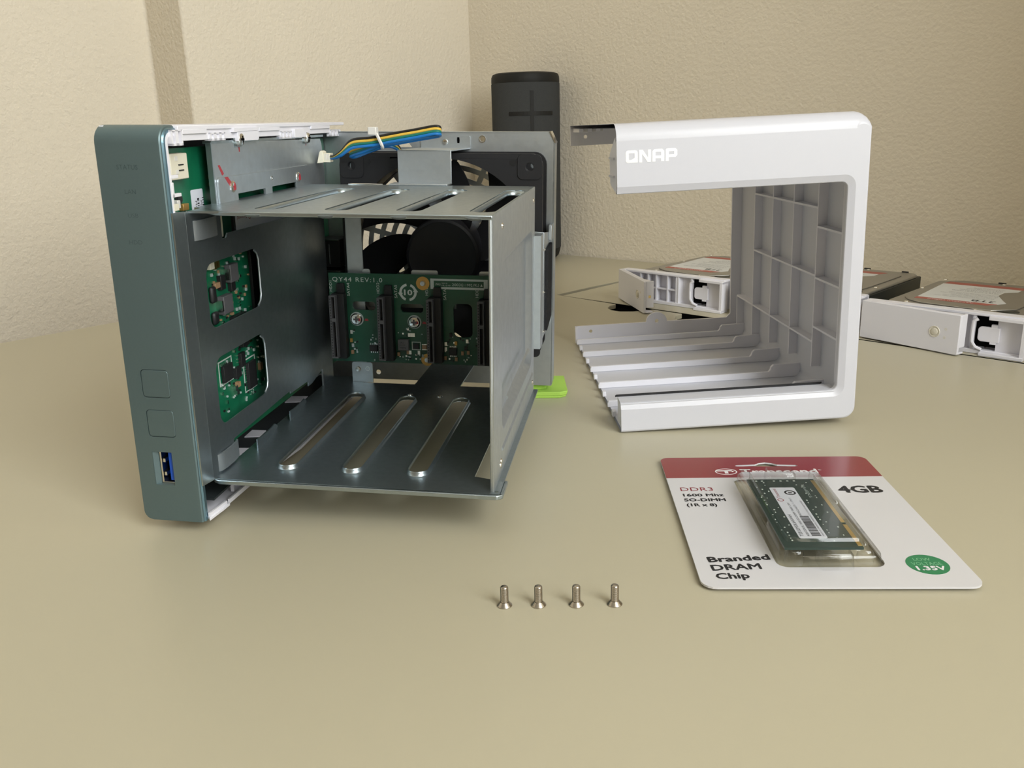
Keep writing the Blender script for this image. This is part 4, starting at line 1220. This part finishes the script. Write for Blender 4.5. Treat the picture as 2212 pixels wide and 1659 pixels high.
# rails across the floor of the cover
for y in (203.5, 164.5, 122.0, 82.0, 42.0):
    pr = [(-1.6, 2.2), (-1.6, 4.6), (-0.9, 6.2), (111.0, 6.4), (112.2, 7.6), (112.6, 9.6), (114.2, 11.0), (XW, 11.4), (XW, 2.2)]
    MB().prism(pr, 'y', y - 1.1, y + 1.1).obj('floor_rail', 'white_plastic', shell_c, 0.3)
    MB().box(-1.3, 1.0, y - 18, y - 14, 1.6, 5.0).obj('floor_clip', 'white_plastic', shell_c, 0.3)
for x, y in ((112, 16), (112, 198)):
    h = 0.4785 + 0.02646 * x - 0.00137 * y
    MB().cyl((x, y, -h), 6.0, h + 0.3, 'z', 24).obj('foot', 'rubber', shell_c, 0.3)
# silver letters: block forms built from strokes
LZ0, LZ1, LX = 148.2, 154.6, 4.6
s = 1.45


def letter(shapes):
    return shapes


def logo_plate(outl_, holes_=()):
    MB().prism(outl_, 'y', -0.12, 0.2, holes_).obj('logo_letter', 'logo_silver', shell_c)


hgt = 6.3


def L(x, z):
    return (LX + x, LZ0 + z + (x * 0.0))


logo_plate([L(*p) for p in rrect(0, 6.3, 0, hgt, (1.3, 0.3, 1.3, 1.3), 3)], [[L(*p) for p in [(1.7, 1.5), (3.0, 1.5), (4.6, 2.5), (4.6, 4.8), (1.7, 4.8)]]])
logo_plate([L(x + 7.0, z) for x, z in [(0, 0), (0, hgt), (2.0, hgt), (4.6, 2.4), (4.6, hgt), (6.2, hgt), (6.2, 0), (4.4, 0), (1.6, 4.1), (1.6, 0)]])
logo_plate([L(x + 13.9, z) for x, z in [(0, 0), (0, 5.2), (1.0, hgt), (5.2, hgt), (6.2, 5.2), (6.2, 0), (4.5, 0), (4.5, 1.6), (1.7, 1.6), (1.7, 0)]], [[L(x + 13.9, z) for x, z in [(1.7, 3.0), (4.5, 3.0), (4.5, 4.8), (1.7, 4.8)]]])
logo_plate([L(x + 20.8, z) for x, z in [(0, 0), (0, hgt - 0.6), (0.6, hgt), (5.2, hgt), (6.2, 5.3), (6.2, 2.8), (5.2, 1.8), (1.7, 1.8), (1.7, 0)]], [[L(x + 20.8, z) for x, z in [(1.7, 3.2), (4.5, 3.2), (4.5, 4.8), (1.7, 4.8)]]])

# ------------------------------------------------------------------ memory in its blister pack
KM = M4([[0.99880229, 0.04892842, 0], [-0.04892842, 0.99880229, 0], [0, 0, 1]], [68.9641, 288.4607, 2.0])
pack = empty('memory_blister_pack', KM, 'red and white card blister pack with a green memory module lying flat', 'blister pack')
KW, KL = 103.7, 132.0
cut = rrect(31.6, 73.4, 15.2, 104.2, 4.5)
hang = [(36, 120.0), (37, 119.4), (66, 118.9), (67.4, 119.6), (66.4, 120.9), (57.4, 121.6), (55.2, 123.6), (52.0, 124.6), (48.6, 123.8), (46.4, 121.9), (37, 121.2)]
rim_o = rrect(0, KW, 0, KL, (5.5, 5.5, 4.5, 4.5))
card = MB().prism(rim_o, 'z', -0.8, 0.0, [hang, cut]).obj('backing_card', 'card_white', pack)
red = rrect(0, KW, 105.0, KL, (0.0, 0.0, 4.5, 4.5))
MB().prism([(0.03, 105.0), (KW - 0.03, 105.6)] + red[2:], 'z', 0.0, 0.05, [hang]).obj('red_header', 'card_red', card)
kx, ky = (1, 0, 0), (0, 1, 0)
text('DDR3', 'lettering', 'ink_red', card, (4.8, 89.2, 0), kx, ky, 4.4, 0.06, target_w=15.2)
text('1600 Mhz', 'lettering', 'ink_black', card, (5.2, 82.9, 0), kx, ky, 3.1, 0.06, fat=0.14, target_w=18.4)
text('SO-DIMM', 'lettering', 'ink_black', card, (4.9, 77.5, 0), kx, ky, 3.1, 0.06, fat=0.14, target_w=18.6)
text('(1R x 8)', 'lettering', 'ink_black', card, (5.2, 72.0, 0), kx, ky, 3.1, 0.06, fat=0.14, target_w=13.4)
text('4GB', 'lettering', 'ink_black', card, (77.8, 86.2, 0), kx, ky, 8.0, 0.06, fat=0.42, target_w=19.6)
text('Branded', 'lettering', 'ink_black', card, (5.9, 19.4, 0), (1, 0.09, 0), (-0.09, 1, 0), 4.4, 0.06, fat=0.26, target_w=24.2)
text('DRAM', 'lettering', 'ink_black', card, (6.1, 12.7, 0), (1, 0.07, 0), (-0.07, 1, 0), 4.6, 0.06, fat=0.2, target_w=19.0)
text('Chip', 'lettering', 'ink_black', card, (6.6, 6.2, 0), (1, 0.05, 0), (-0.05, 1, 0), 4.4, 0.06, fat=0.2, target_w=12.4)
text('Transcend', 'lettering', 'ink_white', card, (37.4, 109.6, 0.05), kx, ky, 6.0, 0.06, fat=0.24, target_w=37.0)
text('®', 'lettering', 'ink_white', card, (75.4, 113.2, 0.05), kx, ky, 1.6, 0.06)
lc = (30.3, 112.6)


def ell(cx, cy, a, b, n=32):
    return [(cx + a * math.cos(2 * PI * k / n), cy + b * math.sin(2 * PI * k / n)) for k in range(n)]


MB().prism(ell(lc[0], lc[1], 5.4, 3.9), 'z', 0.05, 0.10, [ell(lc[0], lc[1], 4.8, 3.4)]).obj('logo_ring', 'ink_white', card)
MB().prism([(lc[0] - 4.9, lc[1] + 1.5), (lc[0] + 3.2, lc[1] + 1.9), (lc[0] + 2.8, lc[1] + 0.6), (lc[0] + 0.9, lc[1] + 0.6), (lc[0] + 0.8, lc[1] - 2.4), (lc[0] - 0.9, lc[1] - 2.4), (lc[0] - 0.8, lc[1] + 0.5), (lc[0] - 4.3, lc[1] + 0.5)], 'z', 0.05, 0.11).obj('logo_letter', 'ink_white', card)
MB().prism([(lc[0] + 3.0, lc[1] + 0.9), (lc[0] + 4.3, lc[1] + 0.9), (lc[0] + 3.0, lc[1] - 0.6), (lc[0] + 2.6, lc[1] - 0.2)], 'z', 0.05, 0.11).obj('logo_letter', 'ink_white', card)
bc = (89.0, 17.2)
bd = MB().prism(circle(bc[0], bc[1], 7.9, 40), 'z', 0.0, 0.06).obj('voltage_badge', 'badge_green', card)
text('LOW', 'lettering', 'badge_light', card, (bc[0] - 4.0, bc[1] + 2.9, 0.06), kx, ky, 2.4, 0.05, target_w=6.6)
text('VOLTAGE', 'lettering', 'badge_light', card, (bc[0] - 5.9, bc[1] - 0.6, 0.06), kx, ky, 2.4, 0.05, target_w=11.4)
text('1.35V', 'lettering', 'ink_white', card, (bc[0] - 5.2, bc[1] - 4.6, 0.06), kx, ky, 3.2, 0.05, fat=0.2, target_w=10.6)
MB().loft([[(p[0], p[1], -0.4) for p in rrect(31.8, 73.2, 15.4, 104.0, 4.4)], [(p[0], p[1], -1.9) for p in rrect(33.4, 71.6, 17.2, 102.4, 4.0)]], cap=False).add([(p[0], p[1], -1.9) for p in rrect(33.4, 71.6, 17.2, 102.4, 4.0)], [tuple(range(24))]).obj('blister_back', 'clear_film', card)

mod = MB().prism([(33.6, 15.6), (63.6, 15.6), (63.6, 36.2), (62.0, 36.2), (62.0, 37.2), (63.6, 37.2), (63.6, 83.2), (33.6, 83.2)], 'z', 7.2, 8.2).obj('memory_module', 'pcb_grey', pack)
for y0, y1 in ((17.0, 35.6), (37.8, 81.6)):
    MB().box(61.9, 63.5, y0, y1, 8.2, 8.27).obj('gold_contacts', 'gold', mod)
lb = MB().prism(rrect(41.4, 52.4, 23.4, 73.4, 0.8), 'z', 8.2, 8.32).obj('module_label', 'paper_label', mod)
tx, ty2 = (0, 1, 0), (-1, 0, 0)
zz = 8.32
text('TS512MSK64W6H', 'lettering', 'ink_black', mod, (43.6, 25.0, zz), tx, ty2, 1.5, 0.05, target_w=20)
text('4GB DDR3L 1600 SO-DIMM 1Rx8 1.35V', 'lettering', 'ink_black', mod, (45.9, 25.0, zz), tx, ty2, 1.0, 0.05, target_w=32)
text('F87562-6673  1 TPI S', 'lettering', 'ink_grey', mod, (48.0, 44.0, zz), tx, ty2, 1.0, 0.05, target_w=18)
text('MADE IN TAIWAN  WARRANTY VOID IF REMOVED', 'lettering', 'ink_grey', mod, (51.6, 25.0, zz), tx, ty2, 0.7, 0.05, target_w=34)
text('Transcend', 'lettering', 'ink_red', mod, (43.8, 62.2, zz), tx, ty2, 1.6, 0.05, target_w=9.6)
MB().prism(circle(43.2, 59.9, 1.4, 20), 'z', zz, zz + 0.05, [circle(43.2, 59.9, 1.1, 20)]).obj('logo_ring', 'ink_red', mod)
MB().prism(circle(49.2, 67.6, 2.5, 24), 'z', zz, zz + 0.05, [circle(49.2, 67.6, 1.7, 24)]).obj('logo_ring', 'ink_black', mod)
MB().box(48.4, 50.0, 66.8, 68.4, zz, zz + 0.05).obj('logo_mark', 'ink_grey', mod)
yy = 25.2
while yy < 44:
    wd = rnd.choice((0.25, 0.4, 0.7))
    MB().box(46.8, 50.4, yy, yy + wd, zz, zz + 0.05).obj('bar', 'ink_black', mod)
    yy += wd + rnd.choice((0.25, 0.35, 0.5))
for (x0, x1) in ((36.0, 40.5), (54.0, 59.5)):
    for k in range(26):
        smd(mod, rnd.choice((x0, x0 + 1.8, x1 - 0.4)), 21 + k * 2.4 + rnd.uniform(-0.3, 0.3), 8.2, rnd.choice((0.4, 0.6)), rnd.choice((0.5, 0.9)), 0.06, 'silkscreen', 'pad')
for k, x in enumerate((37, 39.6, 45, 48, 51, 54)):
    smd(mod, x, 80.6, 8.2, 0.9, 0.9, 0.08, 'silkscreen', 'pad')
text('TXEFYR', 'lettering', 'silk_pale', mod, (57.6, 62.0, 8.2), (0, 1, 0), (-1, 0, 0), 1.3, 0.05, target_w=15)


# blister film: stepped tray with a raised lid over the module
def rr3(x0, x1, y0, y1, r, z):
    return [(p[0], p[1], z) for p in rrect(x0, x1, y0, y1, r, 5)]


film = MB()
film.loft([rr3(31.9, 73.1, 15.6, 103.8, 4.5, 0.05), rr3(32.6, 72.4, 16.2, 103.0, 4.2, 0.3), rr3(32.9, 72.0, 16.6, 102.6, 4.0, 3.6), rr3(33.4, 71.4, 17.2, 102.0, 3.6, 4.2),
           rr3(34.6, 66.2, 19.2, 90.0, 2.2, 4.4), rr3(35.0, 65.4, 19.8, 88.6, 2.0, 5.2), rr3(35.6, 64.6, 20.6, 87.4, 1.8, 9.4), rr3(36.2, 64.0, 21.4, 86.6, 1.6, 9.9)], cap=False)
film.add([(p[0], p[1], 9.9) for p in rrect(36.2, 64.0, 21.4, 86.6, 1.6, 5)], [tuple(range(24))])
fl = film.obj('blister', 'clear_film', pack, smooth=True, angle=50)


def pocket(x0, x1, y0, y1, z0, z1, r=1.4, name='blister_pocket'):
    mb = MB()
    mb.loft([rr3(x0, x1, y0, y1, r, z0), rr3(x0 + 0.4, x1 - 0.4, y0 + 0.4, y1 - 0.4, r, z1 - 0.7), rr3(x0 + 1.0, x1 - 1.0, y0 + 1.0, y1 - 1.0, r * 0.7, z1)], cap=False)
    mb.add([(p[0], p[1], z1) for p in rrect(x0 + 1.0, x1 - 1.0, y0 + 1.0, y1 - 1.0, r * 0.7, 5)], [tuple(range(24))])
    mb.obj(name, 'clear_film', fl, smooth=True, angle=50)


pocket(33.0, 37.6, 62, 96, 3.8, 8.6)
pocket(33.0, 37.2, 20, 44, 3.8, 7.6)
pocket(64.6, 68.6, 58, 95, 3.8, 8.4)
pocket(64.6, 68.4, 22, 46, 3.8, 6.6)
pocket(45.0, 58.0, 88.4, 98.5, 3.8, 8.6)
pocket(47.0, 60.0, 12.6, 22.0, 0.2, 6.4)
pocket(34.4, 42.0, 15.8, 21.0, 0.2, 6.0, 1.8)
pocket(62.6, 69.0, 16.6, 22.0, 0.2, 5.6, 1.8)

# ------------------------------------------------------------------ four screws on the desk
prof = [(1.2, 0.0), (2.55, 0.0), (2.8, 0.12), (2.8, 0.35), (1.62, 1.65)]
thread = [(1.36, 1.6)]
z = 1.75
while z < 7.4:
    thread += [(1.32, z), (1.50, z + 0.13), (1.50, z + 0.2), (1.32, z + 0.33)]
    z += 0.42
thread += [(1.42, 7.5), (1.30, 7.75), (0.95, 7.95), (0.2, 8.0)]
sp = [(-4.8, 282.7), (7.6, 282.4), (21.4, 282.0), (35.4, 281.7)]
words = ['leftmost of four', 'second from left of four', 'third from left of four', 'rightmost of four']
first = None
for k, (x, y) in enumerate(sp):
    e = empty('machine_screw', Matrix.Translation((x * MM, y * MM, 0)) @ Matrix.Rotation(k * 0.7, 4, 'Z'), 'steel countersunk screw standing on its head, ' + words[k], 'screw', 'screws standing on the desk')
    if first is None:
        h_ = MB().lathe(prof, (0, 0, 0), 28).obj('screw_head', 'screw_steel', e, smooth=True, angle=35)
        t_ = MB().lathe(thread, (0, 0, 0), 20).obj('threaded_shaft', 'screw_steel', e, smooth=True, angle=50)
        first = (h_, t_)
    else:
        for q in first:
            copy_obj(q, e)

# ------------------------------------------------------------------ portable speaker
spk = empty('portable_speaker', Matrix.Translation((0.027, 1.1715, 0)), 'tall dark grey fabric cylinder speaker with plus sign, standing by the wall', 'speaker')
R_ = 43.6
MB().lathe([(30, 0), (37, 0.5), (40.5, 4), (R_ - 1.2, 10), (R_ - 0.3, 14)], (0, 0, 0), 56).obj('base', 'speaker_rubber', spk, smooth=True, angle=60)
MB().lathe([(R_ - 1, 13.5), (R_, 14.5), (R_, 221), (R_ - 0.8, 222)], (0, 0, 0), 72).obj('fabric_body', 'fabric', spk, smooth=True, angle=40)
MB().lathe([(R_ - 0.6, 221.5), (R_ - 0.2, 223), (R_ - 0.4, 229), (R_ - 2.0, 232.4), (R_ - 6, 234), (5, 234.4)], (0, 0, 0), 72).obj('top_cap', 'speaker_rubber', spk, smooth=True, angle=40)


def curved_bar(a0, a1, z0, z1, n=12):
    lp = []
    for k in range(n + 1):
        t = a0 + (a1 - a0) * k / n
        lp.append([((R_ + d) * math.cos(t), (R_ + d) * math.sin(t), zq) for d, zq in ((-0.3, z0), (0.5, z0), (0.5, z1), (-0.3, z1))])
    return MB().loft(lp)


ca = math.radians(-90 + 9.0)
curved_bar(ca - math.radians(39), ca + math.radians(39), 182.2, 187.0).obj('plus_sign_bar', 'speaker_rubber', spk)
curved_bar(ca - math.radians(3.0), ca + math.radians(3.0), 158.0, 211.5, 3).obj('plus_sign_bar', 'speaker_rubber', spk)

# ------------------------------------------------------------------ hard drives in trays
DR = math.atan2(-0.6995, 0.7146)


def make_caddy(loc, label, lever_deg, led):
    root = empty('drive_caddy', Matrix.Translation((loc[0] * MM, loc[1] * MM, 0)) @ Matrix.Rotation(DR, 4, 'Z'), label, 'hard drive', 'drive trays at the back of the desk')
    # tray: open frame with pockets along the front
    tray = MB().prism([(0, 0), (117, 0), (117, 6), (112, 10), (112, 152), (108.4, 152), (108.4, 11), (6.4, 11), (6.4, 152), (3, 152), (3, 10), (0, 6)], 'z', 0.0, 3.0).obj('tray', 'white_plastic', root, 0.3)
    MB().box(0.2, 88, 8.2, 9.8, 2, 29.5).obj('tray_back_wall', 'white_plastic', tray)
    MB().box(88, 116.8, 10.2, 11.6, 2, 29.5).obj('tray_back_wall', 'white_plastic', tray)
    MB().prism(rrect(0.2, 116.8, 0.4, 10.0, 1.0), 'z', 28.2, 30.2).obj('tray_top_rim', 'white_plastic', tray, 0.3)
    MB().box(0.2, 88, 1.0, 9.0, 0.0, 2.2).obj('tray_bottom_rim', 'white_plastic', tray, 0.3)
    for x in (22, 31, 40.5, 53.5, 63.5):
        MB().box(x, x + 1.2, 1.0, 8.4, 2, 28.4).obj('tray_rib', 'white_plastic', tray)
    MB().box(22, 64, 1.6, 8.4, 14.2, 15.4).obj('tray_rib', 'white_plastic', tray)
    MB().prism([(64.5, 8.4), (64.5, 1.2), (67, 0.6), (69, 5.0), (78, 5.4), (80, 1.0), (82, 1.0), (82, 8.4)], 'z', 2, 28.4).obj('latch_cheek', 'white_plastic', tray, 0.3)
    MB().tube([(84, -0.5, 26.0), (81.4, -1.0, 24), (81.0, -1.0, 16), (81.2, -1.0, 9), (84, -0.5, 5.0), (88, 0.4, 3.4)], 1.3, 8).obj('latch_loop', 'white_plastic', tray, smooth=True)
    MB().box(82, 97, 4.0, 5.0, 5.0, 27.0).obj('latch_opening', 'dark_slot', tray)
    MB().prism(rrect(84.4, 99, 9.4, 20.4, (2.6, 0, 0, 2.6)), 'y', 0.8, 3.4).obj('latch_tongue', 'white_plastic', tray, 0.5)
    MB().box(93, 97, 0.9, 4.2, 8.0, 22.5).obj('latch_block', 'white_plastic', tray)
    pk = MB().box(96.6, 115.4, 3.0, 4.2, 1.0, 29.0).obj('pocket_back', 'white_plastic', tray)
    MB().prism([(88.0, -6.0), (117.2, -6.0), (117.2, 6.0), (88.0, 2.0)], 'z', 0.0, 2.4).obj('pocket_floor', 'white_plastic', tray, 0.3)
    MB().prism([(92.0, -4.0), (117.2, -5.0), (117.2, 6.0), (90.0, 6.0)], 'z', 26.6, 29.0).obj('pocket_roof', 'white_plastic', tray, 0.3)
    MB().box(114.4, 117.2, -5.0, 6.0, 1.0, 28.8).obj('pocket_side', 'white_plastic', tray, 0.3)
    # swinging lever
    lv = MB()
    lv.prism(rrect(0, 79.5, 1.0, 30.4, 1.0), 'y', -2.6, -0.4)
    lv.box(0, 4, -0.4, 4.5, 1.0, 30.4)
    lv.prism([(4, -0.4), (78.4, -0.4), (78.4, 4.6), (72, 5.2), (66, 2.4), (4, 2.4)], 'z', 29.0, 30.4)
    lv.prism([(4, -0.4), (79.2, -0.4), (79.2, 6.4), (75, 6.4), (70, 2.4), (4, 2.4)], 'z', 1.0, 2.4)
    lv.box(77.4, 79.5, -0.4, 7.0, 6.0, 30.4)
    lvo = lv.obj('lever', 'white_plastic', root, 0.35)
    lvo.matrix_local = Matrix.Translation((0.0, -0.6 * MM, 0)) @ Matrix.Rotation(math.radians(-lever_deg), 4, 'Z')
    MB().lathe([(4.3, 0), (4.0, -0.5), (3.2, -0.2), (2.6, -0.1), (2.4, -0.7), (0.6, -1.0)], (61.0, -2.5, 15.8), 26, 'y').obj('round_button', 'button_pearl', lvo, smooth=True)
    MB().prism(circle(69.4, 18.8, 0.9, 12), 'y', -2.7, -2.55, [circle(69.4, 18.8, 0.6, 12)]).obj('lock_icon', 'cream_plastic', lvo)
    MB().prism(circle(69.0, 12.4, 0.9, 12), 'y', -2.7, -2.55, [circle(69.0, 12.4, 0.6, 12)]).obj('lock_icon', 'cream_plastic', lvo)
    if led:
        MB().box(79.4, 79.9, 2.0, 4.0, 15.0, 17.4).obj('light_pipe', 'gold', lvo)
    # the drive itself
    hd = MB().prism(rrect(6.8, 108.2, 12.0, 153.0, 2.0), 'z', 3.0, 24.6).obj('hard_drive', 'drive_body', root, 0.6)
    lid = rrect(7.4, 107.6, 30.0, 152.0, (14, 4, 9, 18), 6)
    lid2 = [(7.4, 30), (12, 24), (40, 13), (107.6, 12.6), (107.6, 143), (102, 152), (26, 152), (9, 138)]
    MB().prism(lid2, 'z', 24.6, 27.0).obj('drive_lid', 'drive_lid', hd, 0.8)
    MB().prism([(14, 46), (20, 36), (32, 29), (60, 26), (84, 27), (98, 40), (99, 60), (99, 128), (92, 141), (30, 143), (16, 130)], 'z', 27.0, 28.0).obj('lid_plateau', 'drive_lid', hd, 0.8)
    MB().prism([(74, 30), (106, 18), (106, 14), (70, 27)], 'z', 27.0, 27.6).obj('lid_step', 'chrome', hd, 0.2)
    MB().prism(ell(94, 33, 8, 5.5, 24), 'z', 27.0, 27.4).obj('lid_boss', 'drive_body', hd)
    labl = [(22.5, 50), (82, 50), (86, 58), (80, 70), (72, 88), (72, 104), (80, 112), (80, 122), (18.6, 122)]
    lo_ = MB().prism(labl, 'z', 28.0, 28.12).obj('drive_label', 'drive_label', hd)
    MB().prism([(18.6, 122), (80, 122), (84, 133), (20.6, 133)], 'z', 28.0, 28.13).obj('label_red_band', 'drive_red', hd)
    MB().prism([(22.5, 43), (76, 42), (82, 50), (22.5, 50)], 'z', 28.0, 28.13).obj('label_red_band', 'drive_red', hd)
    text('3TB', 'lettering', 'ink_black', hd, (78, 61, 28.12), (-1, 0, 0), (0, -1, 0), 8.0, 0.03, fat=0.18, target_w=17)
    for k in range(5):
        text('S/N WD-WCC4N HARD DISK DRIVE 5VDC 12VDC', 'lettering', 'ink_grey', hd, (74, 66 + k * 5.0, 28.12), (-1, 0, 0), (0, -1, 0), 1.9, 0.03, target_w=44 - 5 * (k % 3))
    for k in range(4):
        text('CE UL R-41219 PCBA MODEL', 'lettering', 'ink_grey', hd, (70, 96 + k * 6.0, 28.12), (-1, 0, 0), (0, -1, 0), 2.6, 0.03, target_w=36 - 4 * k)
    text('Western Digital', 'lettering', 'ink_white', hd, (66, 44.5, 28.13), (1, 0, 0), (0, 1, 0), 3.2, 0.03, target_w=-34)
    for x, y in ((10.5, 96), (22, 29), (12, 148), (74, 27), (103, 60), (60, 148)):
        MB().lathe([(2.0, 0), (1.6, 0.6), (0.5, 0.8)], (x, y, 27.0), 14).obj('lid_screw', 'chrome', hd, smooth=True)
    for x in (54, 90):
        MB().box(x, x + 6, 151.5, 153.4, 25.0, 28.0).obj('rear_clip', 'black_plastic', hd, 0.2)
    return root


make_caddy((112.4, 864.4), 'hard drive in white tray, front lever swung wide open, beside the dark speaker', 36.0, True)
make_caddy((202.5, 774.0), 'middle hard drive in a white tray, mostly hidden behind the white cover', 0.0, False)
make_caddy((281.0, 677.0), 'hard drive in white tray cut off by the right picture edge', 11.0, False)
